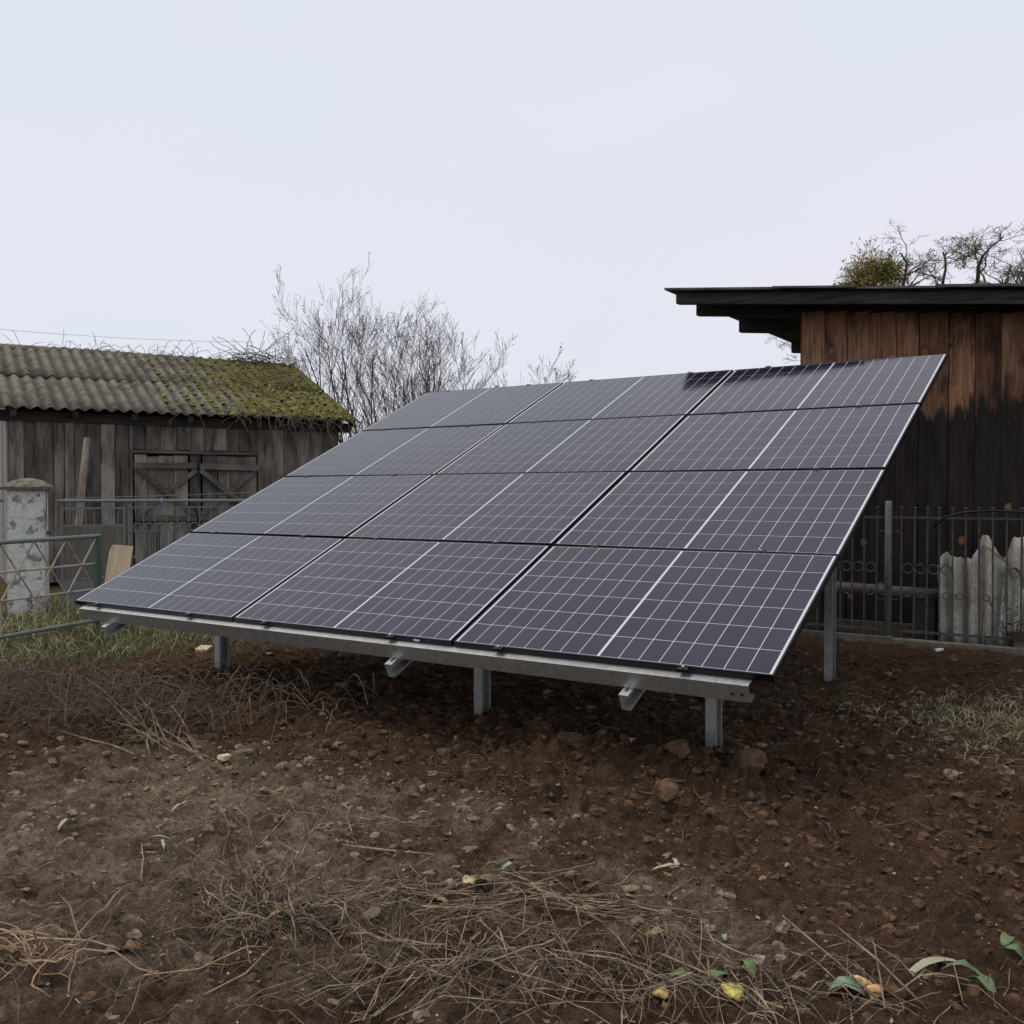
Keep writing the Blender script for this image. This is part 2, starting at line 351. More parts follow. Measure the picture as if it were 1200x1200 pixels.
def sm(a, b, x): t = np.clip((x - a) / (b - a), 0, 1); return t * t * (3 - 2 * t)
def blob(x, y, cx, cy, sx, sy): return np.exp(-((x - cx) / sx) ** 2 - ((y - cy) / sy) ** 2)
def tilled(x, y):     # 1 on loose dug soil, 0 on trodden ground
    t = np.maximum(blob(x, y, 4.9, 0.0, 2.6, 1.1), blob(x, y, 6.3, 0.4, 1.6, 1.5))
    t = np.maximum(t, 0.85 * blob(x, y, 3.0, 0.6, 2.4, 0.9)); t = np.maximum(t, 0.5 * blob(x, y, 2.0, 0.9, 3.0, 1.2))
    return np.clip(t + 0.25 * vn(x * 1.3, y * 1.3, 5), 0, 1)
def dryness(x, y):
    d = blob(x, y, 3.4, -1.9, 1.3, 0.9) + 0.9 * blob(x, y, 5.5, -1.15, 0.35, 0.25) + 0.5 * blob(x, y, 2.6, -1.0, 0.9, 0.5) + 0.35 * blob(x, y, 5.7, 2.2, 0.9, 0.9) + 0.55 * blob(x, y, 4.2, -0.75, 1.0, 0.25)
    return np.clip(0.30 + d - 0.30 * tilled(x, y), 0, 1)
def turf(x, y):
    return np.clip(1.2 * sm(-0.3, -1.6, x - 0.35 * (y - 0.6) + 0.35 * vn(x * 1.5, y * 1.5, 8)) + 0.5 * blob(x, y, 5.9, 2.5, 0.5, 0.6) + sm(7, 9, np.abs(y - 1.0) + 0 * x), 0, 1)
def cells_h(x, y, size, seed, prob, rmin, rmax):     # half-buried lumps on a jittered lattice
    u, v = x / size, y / size; ix, iy = np.floor(u), np.floor(v); best = np.zeros_like(u)
    for a in (-1, 0, 1):
        for b in (-1, 0, 1):
            cx, cy = ix + a, iy + b; r1 = _h(cx, cy, seed); r2 = _h(cx, cy, seed + 1); r3 = _h(cx, cy, seed + 2); r4 = _h(cx, cy, seed + 3)
            R = rmin + (rmax - rmin) * r3; e = 0.65 + 0.7 * r4
            d2 = ((u - cx - r1) * e) ** 2 + ((v - cy - r2) / e) ** 2
            best = np.maximum(best, np.where(r4 * 7919 % 1 < prob, np.sqrt(np.maximum(0, R * R - d2)) * (0.45 + 0.5 * r1), 0))
    return best * size
def gh(x, y):
    x = np.asarray(x, float); y = np.asarray(y, float); T = tilled(x, y)
    near = sm(22, 9, np.hypot(x - 3, y - 1))
    h = 0.035 * fbm(x * 0.6, y * 0.6, 1, 2)
    h = h + T * (0.055 * np.abs(fbm(x * 2.6, y * 2.6, 11, 3)) + 0.030 * (0.5 - np.abs(vn(x * 7, y * 7, 21))) + 0.017 * (0.5 - np.abs(fbm(x * 15, y * 15, 31, 2))) + 0.008 * fbm(x * 38, y * 38, 35, 2))
    h = h + (1 - T) * (0.022 * fbm(x * 2.4, y * 2.4, 41, 3) + 0.012 * (0.4 - np.abs(fbm(x * 8, y * 8, 51, 2))) + 0.006 * fbm(x * 26, y * 26, 55, 2))
    wx, wy = x + 0.018 * vn(x * 22, y * 22, 61) + 0.006 * vn(x * 70, y * 70, 63), y + 0.018 * vn(x * 22, y * 22, 62) + 0.006 * vn(x * 70, y * 70, 64)
    h = h + cells_h(wx, wy, 0.21, 71, 0.10 + 0.42 * T, 0.10, 0.42) * (0.3 + 0.9 * T) + cells_h(wx, wy, 0.085, 81, 0.12 + 0.55 * T, 0.15, 0.5) * (0.5 + 0.75 * T) + cells_h(wx, wy, 0.036, 91, 0.3 + 0.5 * T, 0.2, 0.55) * (0.6 + 0.7 * T)
    h = h + 0.0045 * fbm(x * 60, y * 60, 95, 2)
    p1 = fbm(x * 3.2 + y * 1.5, y * 5.5, 101, 4, .55); p2 = fbm(x * 6.5, y * 9.5 + x * 2, 111, 4, .55)
    h = h + (1.0 - .5 * T) * (0.022 * sm(-.03, .06, p1) + 0.014 * sm(.10, .17, p2) - 0.012 * sm(-.2, -.28, p2))
    h = h + 0.05 * sm(3.8, 5.0, y) * sm(2.0, 3.5, x)
    h = h + 0.07 * blob(x, y, 4.75, 0.33, 0.45, 0.22) - 0.05 * blob(x, y, 4.95, 0.75, 0.30, 0.16) + 0.05 * blob(x, y, 4.0, 0.15, 0.3, 0.2)
    h = h + 0.04 * blob(x, y, 1.3, -0.8, 0.9, 0.35) - 0.03 * blob(x, y, 4.1, -1.75, 0.35, 0.15)
    return (h - 0.015) * near

# ------------------------------------------------------------------ ground sheet (finer where the dug soil is)
def axis_lines(a, b, step, lo, hi, grow1, cap, near_lo, near_hi, grow2):
    core = list(np.arange(a, b, step)); L = []; R = []
    p, s = core[0], step
    while p > lo: s = min(s * grow1, cap) if p > near_lo else s * grow2; p -= s; L.append(p)
    p, s = core[-1], step
    while p < hi: s = min(s * grow1, cap) if p < near_hi else s * grow2; p += s; R.append(p)
    return np.array(L[::-1] + core + R)
xs = axis_lines(3.5, 6.75, 0.0095, -500, 500, 1.008, 0.05, -5, 8, 1.22)
ys = axis_lines(-2.7, 0.4, 0.0095, -500, 900, 1.008, 0.05, -3.5, 6.5, 1.22)
GX, GY = np.meshgrid(xs, ys); Z = gh(GX, GY); nx, ny = len(xs), len(ys)
from bisect import bisect_right
xl, yl = xs.tolist(), ys.tolist(); TG, UG = tilled(GX, GY), turf(GX, GY)
def gz(x, y):
    i = min(max(bisect_right(xl, x) - 1, 0), nx - 2); j = min(max(bisect_right(yl, y) - 1, 0), ny - 2)
    a, b = (x - xl[i]) / (xl[i + 1] - xl[i]), (y - yl[j]) / (yl[j + 1] - yl[j])
    return float((Z[j, i] * (1 - a) + Z[j, i + 1] * a) * (1 - b) + (Z[j + 1, i] * (1 - a) + Z[j + 1, i + 1] * a) * b)
def near_of(Gd, x, y): return float(Gd[min(max(bisect_right(yl, y) - 1, 0), ny - 1), min(max(bisect_right(xl, x) - 1, 0), nx - 1)])
me = bpy.data.meshes.new('ground'); me.vertices.add(nx * ny)
me.vertices.foreach_set('co', np.stack([GX, GY, Z], -1).astype(np.float32).ravel())
idx = np.arange(nx * ny).reshape(ny, nx); q = np.stack([idx[:-1, :-1], idx[:-1, 1:], idx[1:, 1:], idx[1:, :-1]], -1).reshape(-1, 4)
me.loops.add(q.size); me.loops.foreach_set('vertex_index', q.astype(np.int32).ravel())
me.polygons.add(len(q)); me.polygons.foreach_set('loop_start', np.arange(0, q.size, 4, dtype=np.int32))
me.update(calc_edges=True); me.polygons.foreach_set('use_smooth', np.ones(len(q), bool))
for nm, arr in (('dry', dryness(GX, GY)), ('turf', turf(GX, GY))):
    a = me.attributes.new(nm, 'FLOAT', 'POINT'); a.data.foreach_set('value', arr.astype(np.float32).ravel())
me.materials.append(M['soil']); ground = link('ground', me); ground['kind'] = 'structure'; ground['label'] = 'bare dug brown earth with trodden patches'

# ================================================================== SOLAR ARRAY
TILT = radians(24.656); PW, PH, PG = 1.762, 1.134, 0.02; ZA = 0.62
arr = thing('solar_array', (0, 0, ZA), 'ground mounted solar array of twelve dark panels on galvanised steel posts', 'solar array')
def A(x, y, n): return (x, y * cos(TILT) - n * sin(TILT), y * sin(TILT) + n * cos(TILT))   # slope frame -> array local
tmat = (TILT, 0, 0)
CW, CH, GAP = 0.1022, 0.1805, 0.0046
def cell_mesh(w_, h_):
    c = 0.0018; b = MB()
    o = [(c, 0), (w_ - c, 0), (w_, c), (w_, h_ - c), (w_ - c, h_), (c, h_), (0, h_ - c), (0, c)]
    b.add([(x, y, 0) for x, y in o] + [(x, y, 0.0006) for x, y in o], [tuple(range(8, 16))] + [(i, (i + 1) % 8, 8 + (i + 1) % 8, 8 + i) for i in range(8)])
    return b
cb = cell_mesh(CW, CH); cellme = cb.mesh('cell', M['cell'])
def cell_xy():
    half = 8 * CW + 7 * GAP; mid = 0.016; x0 = (PW - 2 * half - mid) / 2; hh = 6 * CH + 5 * GAP; y0 = (PH - hh) / 2
    for s in (0, 1):
        for i in range(8):
            for j in range(6): yield x0 + s * (half + mid) + i * (CW + GAP), y0 + j * (CH + GAP)
cells = list(cell_xy())
allc = MB(); [allc.add([(x + a, y + b, z) for x, y, z in cb.v], cb.f) for a, b in cells]; allcme = allc.mesh('cell_field', M['cell'])
L_ = 0.009
lam = MB().box((L_ - .002, L_ - .002, -0.006), (PW - L_ + .002, PH - L_ + .002, -0.0016)).mesh('solar_panel', M['backsheet'])
fr = MB()
fr.box((0, 0, -0.035), (PW, L_, 0)); fr.box((0, PH - L_, -0.035), (PW, PH, 0)); fr.box((0, L_, -0.035), (L_, PH - L_, 0)); fr.box((PW - L_, L_, -0.035), (PW, PH - L_, 0))
frme = fr.mesh('frame', M['frame'])
near_panels = {(2, 0), (1, 0), (2, 1)}
for j in range(4):
    for i in range(3):
        px, py = i * (PW + PG), j * (PH + PG)
        p = link('solar_panel', lam, arr, A(px, py, rnd.uniform(-.0015, .0015)), (TILT + rnd.uniform(-.0022, .0022), rnd.uniform(-.0022, .0022), 0))
        link('frame', frme, p)
        if (i, j) in near_panels:
            for a, b in cells: link('cell', cellme, p, (a, b, -0.0014))
        else:
            c = link('cell_field', allcme, p, (0, 0, -0.0014)); c['kind'] = 'stuff'
AW, AH = 3 * PW + 2 * PG, 4 * PH + 3 * PG
def cprofile(L, h, fl, lip, t):     # C section along +X, web at y=0 facing -y, flanges towards +y, top at z=0
    o = [(fl, -lip), (fl, 0), (0, 0), (0, -h), (fl, -h), (fl, -h + lip), (fl - t, -h + lip), (fl - t, -h + t), (t, -h + t), (t, -t), (fl - t, -t), (fl - t, -lip)]
    b = MB(); n = len(o)
    b.add([(0, y, z) for y, z in o] + [(L, y, z) for y, z in o], [tuple((i, (i + 1) % n, n + (i + 1) % n, n + i)[::-1]) for i in range(n)])
    for e in (0, n):
        quads = [(0, 1, 10, 11), (1, 2, 9, 10), (2, 3, 8, 9), (3, 4, 7, 8), (4, 5, 6, 7)]
        b.f.extend([tuple(e + k for k in q_) for q_ in quads])
    return b
pl = cprofile(5.12, 0.090, 0.05, 0.015, 0.003).mesh('purlin', M['galv'])
for k in range(5):
    yy = -0.045 if k == 0 else (AH - 0.016 if k == 4 else k * (PH + PG) - PG / 2 - 0.025)
    o = link('purlin', pl, arr, A(0.10, yy, -0.0365), tmat)
    if k == 0:
        for bx_, bz in ((5.04, -.05), (5.085, -.05)):
            b = MB().tube([(bx_, -0.004, bz), (bx_, 0.003, bz)], 0.0065, 8); b.build('bolt_hole', M['dark_hole'], o)
# rafters with slotted top flange
RX = (0.42, 3.13, 4.61)
def rafter_mesh():
    b = MB(); L, h, fl, t = 4.72, 0.085, 0.05, 0.003
    b.box((0, 0, -h), (t, L, 0)); b.box((t, 0, -h), (fl, L, -h + t)); b.box((fl - t, 0, -h + t), (fl, L, -h + .015)); b.box((fl - t, 0, -.015), (fl, L, -t))
    y = 0.0                       # top flange pierced by slots
    slots = [0.03 + 0.16 * k for k in range(29)]
    for s in slots:
        b.box((t, y, -t), (fl, s, 0)); b.box((t, s, -t), (.018, s + .06, 0)); b.box((.032, s, -t), (fl, s + .06, 0)); y = s + .06
    b.box((t, y, -t), (fl, L, 0)); return b
rm = rafter_mesh().mesh('rafter', M['galv'])
for x in RX: link('rafter', rm, arr, A(x - 0.025, -0.105, -0.130), tmat)
def post_mesh(zt, zb):
    b = MB(); a, fl, t, lip = 0.10, 0.06, 0.004, 0.018   # C post, web towards the viewer's left
    b.box((0, 0, zb), (t, a, zt)); b.box((t, 0, zb), (fl, t, zt)); b.box((t, a - t, zb), (fl, a, zt)); b.box((fl - t, t, zb), (fl, lip, zt)); b.box((fl - t, a - lip, zb), (fl, a - t, zt))
    return b
def under(y): return (y * math.tan(TILT)) - 0.13 / cos(TILT)
for x, yf in zip(RX, (0.92, 0.74, 0.90)):
    for y in (yf, 3.22):
        gzz = gz(x, y) - ZA
        b = post_mesh(under(y) + 0.02, gzz - 0.25); b.build('post', M['galv'], arr, loc=(x + 0.030, y, 0))
        MB().box((x + 0.022, y + .03, under(y + .05) - 0.05), (x + 0.034, y + .045, under(y + .05) - 0.035)).build('bolt', M['bolt'], arr)
clb = MB().box((-.025, -.016, -.01), (.025, .016, .003)).mesh('clamp', M['frame']); blt = MB().tube([(0, 0, .003), (0, 0, .012)], .0075, 6).mesh('bolt', M['bolt'])
for j in range(5):
    for i in range(3):
        for fx in (0.17, 0.76):
            yy = {0: -0.009, 4: AH + 0.009}.get(j, j * (PH + PG) - PG / 2)
            c = link('clamp', clb, arr, A(i * (PW + PG) + PW * fx, yy, 0.0006 if j not in (0, 4) else -0.004), tmat); link('bolt', blt, c)
MB().box((-.022, -.0012, -.012), (.022, -.0002, .0)).build('sticker', M['sticker'], arr, loc=A(3.30, -0.0005, -0.012)).rotation_euler = tmat

# ================================================================== TIMBER SHED
SX, SY = 3.725, 5.62
shed = thing('timber_shed', (SX, SY, 0), 'brown and tar black vertical board shed with low flat roof behind the solar array', 'shed')
def roof_z(X): return 3.505 - 0.110 * (X - 2.465)          # underside of the roof deck
x = 0.0; k = 0
while x < 5.2:
    wd = rnd.uniform(0.155, 0.265); zt = roof_z(SX + x + wd / 2) - 0.02
    b = MB().box((x + .003, rnd.uniform(-.008, .004), rnd.uniform(0.1, .2)), (x + wd - .003, .028, zt - .08), jit=.0025, r=rnd)
    b.build('board', M['shed_board'], shed); x += wd; k += 1
wx = x
y = 0.03
while y < 3.6:
    wd = rnd.uniform(.16, .25); MB().box((-.025, y, .15), (0.0, y + wd - .006, roof_z(SX) - .1)).build('board', M['shed_board'], shed); y += wd
bw_ = MB(); tb = [(xx, yy, zz) for yy in (3.65, 3.7) for xx, zz in ((.06, .1), (wx, .1), (wx, roof_z(SX + wx) - .004), (.06, roof_z(SX + .06) - .004))]
bw_.add(tb, [(0, 1, 2, 3), (7, 6, 5, 4), (0, 4, 5, 1), (1, 5, 6, 2), (2, 6, 7, 3), (3, 7, 4, 0)]).build('back_wall', M['beam'], shed)
MB().box((wx - .03, .04, .1), (wx, 3.64, 2.8)).build('side_wall', M['beam'], shed)
MB().box((0.002, .03, 0.0), (.14, .17, 3.2)).build('corner_post', M['shed_beam'], shed)
MB().box((-.02, -.05, -.1), (wx, .25, .17)).build('plinth', M['concrete'], shed)
roof = MB()
X0, X1, Y0, Y1 = 2.465, SX + wx + .4, 5.10, 9.6
x = X0
def slab(b, xa, xb, ya, yb, t0, t1):
    vs = [(xx - SX, yy - SY, roof_z(xx) + t) for t in (t0, t1) for xx, yy in ((xa, ya), (xb, ya), (xb, yb), (xa, yb))]
    b.add(vs, [(0, 3, 2, 1), (4, 5, 6, 7), (0, 1, 5, 4), (1, 2, 6, 5), (2, 3, 7, 6), (3, 0, 4, 7)])
k = 0; yb_ = Y0 + .02
deck_parent = MB(); slab(deck_parent, X0 + .14, X1 - .1, Y0 + .05, Y0 + .17, .001, .024); deck = deck_parent.build('roof', M['shed_beam'], shed)
y = Y0 + .175
while y < Y1 - .1:
    b = MB(); w_ = rnd.uniform(.14, .2); slab(b, X0 + .12 + rnd.uniform(0, .1), X1 - .1, y, y + w_ - .008, .001, .024); b.build('deck_board', M['shed_beam'], deck); y += w_
y = Y0 - .03; 
xsn = [X0, 3.68, 4.40, 5.15, 6.2, 7.4, X1]
for i in range(6):
    b = MB(); lift = .008 * (i % 2) + .0275; slab(b, xsn[i] - .07 * (i > 0), xsn[i + 1], Y0 - .04 - rnd.uniform(0, .03), Y1 + .05, lift, lift + .016 + rnd.uniform(0, .008)); b.build('roof_sheet', M['shed_roof'], deck)
for i, (yy, xe, h) in enumerate(((5.13, 2.56, .10), (5.66, 2.56, .14), (6.95, 2.56, .14), (8.95, 2.56, .14))):
    b = MB(); slab(b, xe, X1 - .2, yy, yy + .09, -h, -.001); b.build('rafter', M['shed_beam'], deck)

# ================================================================== OLD BARN
BA = math.atan2(.9078, .4195); BL, BD, EZ = 5.15, 6.4, 2.60; RZ = 3.97
barn = thing('old_barn', (-7.413, 3.525, 0), 'weathered grey board barn with mossy corrugated roof behind the fences', 'barn', BA)
pitch = math.atan2(RZ - EZ, BD / 2 + .3)
x = 0.0
while x < BL:
    wd = rnd.uniform(.14, .27)
    if x + wd > BL - .1: wd = BL - x
    zb_, zt = rnd.uniform(.02, .12), 2.5
    if x < 1.73 < x + wd: wd = 1.73 - x + 1e-4
    if x < 3.72 < x + wd: wd = 3.72 - x + 1e-4
    if 1.72 < x + wd / 2 < 3.72: zb_ = 2.12 + rnd.uniform(-.01, .01)
    b = MB().box((x + rnd.uniform(.002, .007), rnd.uniform(-.012, .008), zb_), (x + wd - rnd.uniform(.002, .008), .028, zt), jit=.004, r=rnd)
    b.build('board', M['barn_board'], barn); x += wd
y = .03
while y < BD:     # left gable
    wd = rnd.uniform(.16, .26); yc = y + wd / 2; zt = 2.55 + (min(yc, BD - yc)) * math.tan(pitch)
    MB().box((rnd.uniform(-.03, -.022), y + .003, .05), (-.001, y + wd - .004, zt), jit=.003, r=rnd).build('gable_board', M['gable_board'], barn); y += wd
y = .03
while y < BD:
    wd = rnd.uniform(.16, .26); yc = y + wd / 2; zt = 2.55 + (min(yc, BD - yc)) * math.tan(pitch)
    MB().box((BL + .001, y + .003, .05), (BL + .026, y + wd - .004, zt)).build('gable_board', M['barn_board'], barn); y += wd
MB().box((0, BD - .03, .05), (BL, BD, 2.79)).build('back_wall', M['barn_board'], barn)
MB().box((-.25, -.03, 2.502), (BL + .25, .14, 2.66)).build('wall_plate', M['beam'], barn)
MB().box((.03, .03, 0), (.17, .17, 2.5)).build('corner_post', M['beam'], barn)
MB().box((BL - .17, .03, 0), (BL - .03, .17, 2.5)).build('corner_post', M['beam'], barn)
for k in range(7):
    xx = .05 + k * (BL - .1) / 6
    p, q_ = Vector((xx, -.24, EZ - .0)), Vector((xx, BD / 2, RZ - .05))
    MB().bar(p, q_, .08, .1).build('rafter', M['beam'], barn)
# double door
door = MB().box((1.73, -.045, 2.06), (3.72, -.013, 2.11)).build('door', M['barn_brace'], barn)
x = 1.76
while x < 3.69:
    wd = rnd.uniform(.15, .26); wd = min(wd, 3.70 - x); gap = .035 if abs(x + wd - 2.72) < .12 else .006
    MB().box((x, rnd.uniform(-.012, -.002), .15), (x + wd - gap, .022, 2.05 - rnd.uniform(0, .05)), jit=.004, r=rnd).build('board', M['barn_board'], door); x += wd
for a, b_ in (((1.74, 1.86), (2.70, 1.87)), ((2.76, 1.86), (3.74, 1.85)), ((1.76, 1.03), (2.70, 1.02)), ((2.76, 1.02), (3.72, 1.02))):
    MB().bar((a[0], -.045, a[1]), (b_[0], -.045, b_[1]), .055, .095).build('rail', M['barn_brace'], door)
for a, b_ in (((1.80, 1.80), (2.66, 1.08)), ((1.80, 1.08), (2.70, 1.80)), ((2.76, 1.80), (3.66, 1.08)), ((2.78, 1.08), (3.68, 1.80))):
    o = -.068 if a[1] > b_[1] else -.040
    MB().bar((a[0], o, a[1]), (b_[0], o, b_[1]), .026, .075).build('brace', M['barn_brace'], door)
# corrugated sheets
def corrugated(Wd, L, p=0.177, amp=0.026, t=0.007, seg=3, spw=10, ragged=None, r=None):
    n = int(Wd / p * spw); b = MB(); rows = []
    for k in range(seg + 1):
        for i in range(n + 1):
            xx = Wd * i / n; e = 1.0
            if ragged and k == seg: e = ragged(xx / Wd)
            yy = (L * k / seg) if k < seg else L * e
            if k < seg and ragged: yy = min(yy, L * (ragged(xx / Wd)) * (k + .5) / seg)
            b.v.append((xx, yy, amp * cos(2 * pi * xx / p)))
    m_ = len(b.v); b.v += [(x_, y_, z_ - t) for x_, y_, z_ in b.v]; q_ = n + 1
    for k in range(seg):
        for i in range(n):
            a = k * q_ + i; b.f.append((a, a + 1, a + q_ + 1, a + q_)); b.f.append((m_ + a, m_ + a + q_, m_ + a + q_ + 1, m_ + a + 1))
    for i in range(n):
        b.f.append((i, m_ + i, m_ + i + 1, i + 1)); a = seg * q_ + i; b.f.append((a, a + 1, m_ + a + 1, m_ + a))
    for k in range(seg):
        a = k * q_; b.f.append((a, a + q_, m_ + a + q_, m_ + a)); a += n; b.f.append((a, m_ + a, m_ + a + q_, a + q_))
    return b
SL = sqrt((BD / 2 + .3) ** 2 + (RZ - EZ) ** 2); SWd = 1.15
shm = corrugated(SWd, SL * .53, .186).mesh('roof_sheet', M['eternit'], True)
for side in (0, 1):
    for cidx in range(5):
        for rw in (0, 1):
            ang = pitch + rnd.uniform(-.006, .006); xx = -.20 + cidx * 1.116; base = (.47 * SL) * rw
            if side == 0:
                loc = (xx, -.30 + base * cos(pitch) + rnd.uniform(-.012, .012), EZ + .085 + base * sin(pitch) + .012 * rw + .0075 * (cidx % 2)); rot = (ang, 0, rnd.uniform(-.004, .004))
            else:
                loc = (xx + SWd, BD + .30 - base * cos(pitch), EZ + .085 + base * sin(pitch) + .012 * rw + .0075 * (cidx % 2)); rot = (ang, 0, pi)
            o = link('roof_sheet', shm, barn, loc, rot)
b = MB()
for cidx in range(6):
    xa = -.22 + cidx * .88; pts = [(xa, BD / 2, RZ + .075), (xa + 1.0, BD / 2, RZ + .085 + rnd.uniform(-.01, .01))]
    bb = MB(); n = 8
    for e, px_ in enumerate(pts):
        for i in range(n + 1):
            t = pi * i / n; bb.v.append((px_[0], px_[1] + .17 * cos(t), px_[2] - .07 + .10 * sin(t)))
    for i in range(n): bb.f.append((i, i + 1, n + 2 + i, n + 1 + i))
    bb.build('ridge_cap', M['eternit'], barn, True)
MB().bar((-.20, -.27, EZ + .03), (-.20, BD / 2, RZ + .03), .03, .12).build('verge_board', M['beam'], barn)
MB().bar((BL + .20, -.27, EZ + .03), (BL + .20, BD / 2, RZ + .03), .03, .12).build('verge_board', M['beam'], barn)
# moss cushions
b = MB(); r2 = random.Random(3)
for i in range(2600):
    u = 2.2 + 3.15 * r2.random() ** .8; s = r2.random()
    if u < 3.0 and r2.random() < .6: continue
    sx_ = -.28 + s * (BD / 2 + .22); zz = EZ + .10 + (sx_ + .30) * math.tan(pitch) ; R = r2.uniform(.015, .07) * r2.uniform(.5, 1)
    vs = [(u + R * cos(a) * r2.uniform(.7, 1.2), sx_ + R * sin(a) * r2.uniform(.7, 1.2), zz - .012) for a in [k * pi / 3 for k in range(6)]]
    vs += [(u + r2.uniform(-.01, .01), sx_, zz + R * r2.uniform(.4, .9))]
    b.add(vs, [(k, (k + 1) % 6, 6) for k in range(6)])
o = b.build('moss', M['moss'], barn, True); o['kind'] = 'stuff'

# dead vines over the barn roof
def wander(r, p, d, L, n, jit, grav=0.0):
    p = Vector(p); d = Vector(d).normalized(); pts = [p.copy()]
    for i in range(n):
        d = (d + Vector((r.gauss(0, jit), r.gauss(0, jit), r.gauss(0, jit) + grav))).normalized(); p = p + d * L / n; pts.append(p.copy())
    return pts
def vines():
    r = random.Random(5); b = MB()
    def rp(u, s): return (u, -.3 + s * (BD / 2 + .3), EZ + .12 + s * (RZ - EZ))
    for i in range(150):                       # ridge tangle
        u = 5.3 * r.random() ** .65 - .1; pts = wander(r, (u, BD / 2 + r.uniform(-.2, .1), RZ + .06), (r.uniform(-1, 1), r.uniform(-.3, .3), r.uniform(.05, .7)), r.uniform(.15, .55), 5, .35, -.12)
        b.tube(pts, [.0045] * 5 + [.002], 3, False)
    for i in range(90):                        # heap at the far end of the ridge
        p = (4.85 + r.uniform(-.7, .25), BD / 2 + r.uniform(-.2, .2), RZ + r.uniform(.05, .28)); b.tube(wander(r, p, (r.uniform(-1, 1), r.uniform(-.5, .5), r.uniform(-.2, .3)), r.uniform(.3, .9), 6, .25), .006, 3, False)
    for i in range(110):                       # lying on the slope
        s = r.uniform(.35, 1); pts = [rp(*c) for c in [(0, 0)]]; u = 1.5 + 3.8 * r.random() ** .7; ds, du = r.uniform(-.35, .1), r.uniform(-.5, .5)
        pts = [(lambda q_: (q_[0], q_[1], q_[2] + r.uniform(0, .05)))(rp(min(5.2, u + du * k / 5 + r.uniform(-.04, .04)), max(0, min(1, s + ds * k / 5)))) for k in range(6)]
        b.tube(pts, .0045, 3, False)
    for i in range(70):                        # hanging from the eave at the far corner
        u = r.uniform(3.9, 5.4) if r.random() < .8 else r.uniform(2.4, 4); b.tube(wander(r, (u, -.32, EZ + .1), (r.uniform(-.6, .6), -.4, -.1), r.uniform(.2, .8), 7, .3, -.22), [.006] * 7 + [.003], 3, False)
    o = b.build('dead_vine', M['vine']); o.location = barn.location; o.rotation_euler = (0, 0, BA)
    tag(o, 'tangle of leafless vine stems lying over ridge and eave of the barn roof', 'vine')
vines()
# overhead wire above the barn ridge
wv = [(-9.6 + 3.2 * t, 3.7 + 3.6 * t, 4.17 - .10 * t - .25 * t * (1 - t)) for t in [k / 10 for k in range(11)]]
o = MB().tube(wv, .0025, 4).shift(wv[0]).build('roof_wire', M['cable'], loc=wv[0]); tag(o, 'thin dark wire running down to the barn ridge', 'wire')
# leaning log
lp = [(-5.86, 3.62, -.05), (-5.93, 3.70, .9), (-6.06, 3.87, 1.7), (-6.14, 3.98, 2.22)]
o = MB().tube(lp, [.052, .052, .05, .045], 10).shift(lp[0]).build('leaning_log', M['log'], None, True, lp[0]); tag(o, 'peeled pale log standing upright in front of the barn boards', 'log')

# ================================================================== LEFT FENCES, PILLAR, GATE
PIL = (-4.42, 2.13, 0); pr = radians(52)
pil = thing('gate_pillar', PIL, 'square whitewashed concrete gate pillar with peeling paint and mossy cap', 'pillar', pr)
b = MB(); r = random.Random(11); nz_ = 24; n8 = []
for k in range(nz_ + 1):
    z = -.1 + 1.56 * k / nz_
    for i in range(24):
        t = i / 24 * 4; sd_ = int(t); u = (t - sd_) * 2 - 1; hw = .205 - .006 * z
        x_, y_ = [(u, -1), (1, u), (-u, 1), (-1, -u)][sd_]
        if abs(u) > .98: x_ *= .96; y_ *= .96
        e = 1 + .02 * float(vn(np.array(x_ * 3 + 7), np.array(z * 5 + y_ * 3), 3))
        b.v.append((x_ * hw * e, y_ * hw * e, z))
for k in range(nz_):
    for i in range(24): b.f.append((k * 24 + i, k * 24 + (i + 1) % 24, (k + 1) * 24 + (i + 1) % 24, (k + 1) * 24 + i))
b.f.append(tuple(nz_ * 24 + i for i in range(24))); b.build('shaft', M['whitewash'], pil)
c = MB(); q0 = .255
lev = [(q0, 1.462), (q0 + .005, 1.50), (q0 * .9, 1.525), (.14, 1.575), (.04, 1.60)]
for hw, z in lev:
    for i in range(16):
        t = i / 16 * 4; sd_ = int(t); u = (t - sd_) * 2 - 1; x_, y_ = [(u, -1), (1, u), (-u, 1), (-1, -u)][sd_]
        c.v.append((x_ * hw * r.uniform(.97, 1.03), y_ * hw * r.uniform(.97, 1.03), z + r.uniform(-.006, .006)))
for k in range(4):
    for i in range(16): c.f.append((k * 16 + i, k * 16 + (i + 1) % 16, (k + 1) * 16 + (i + 1) % 16, (k + 1) * 16 + i))
c.f.append(tuple(range(15, -1, -1))); c.f.append(tuple(64 + i for i in range(16))); c.build('cap', M['mosscap'], pil)
MB().tube([(.2, -.02, .95), (.25, -.02, .95)], .025, 8).build('hinge', M['iron'], pil)
MB().tube([(.22, -.21, 1.0), (.235, -.22, 1.62)], .006, 5).build('wire_stub', M['iron'], pil)

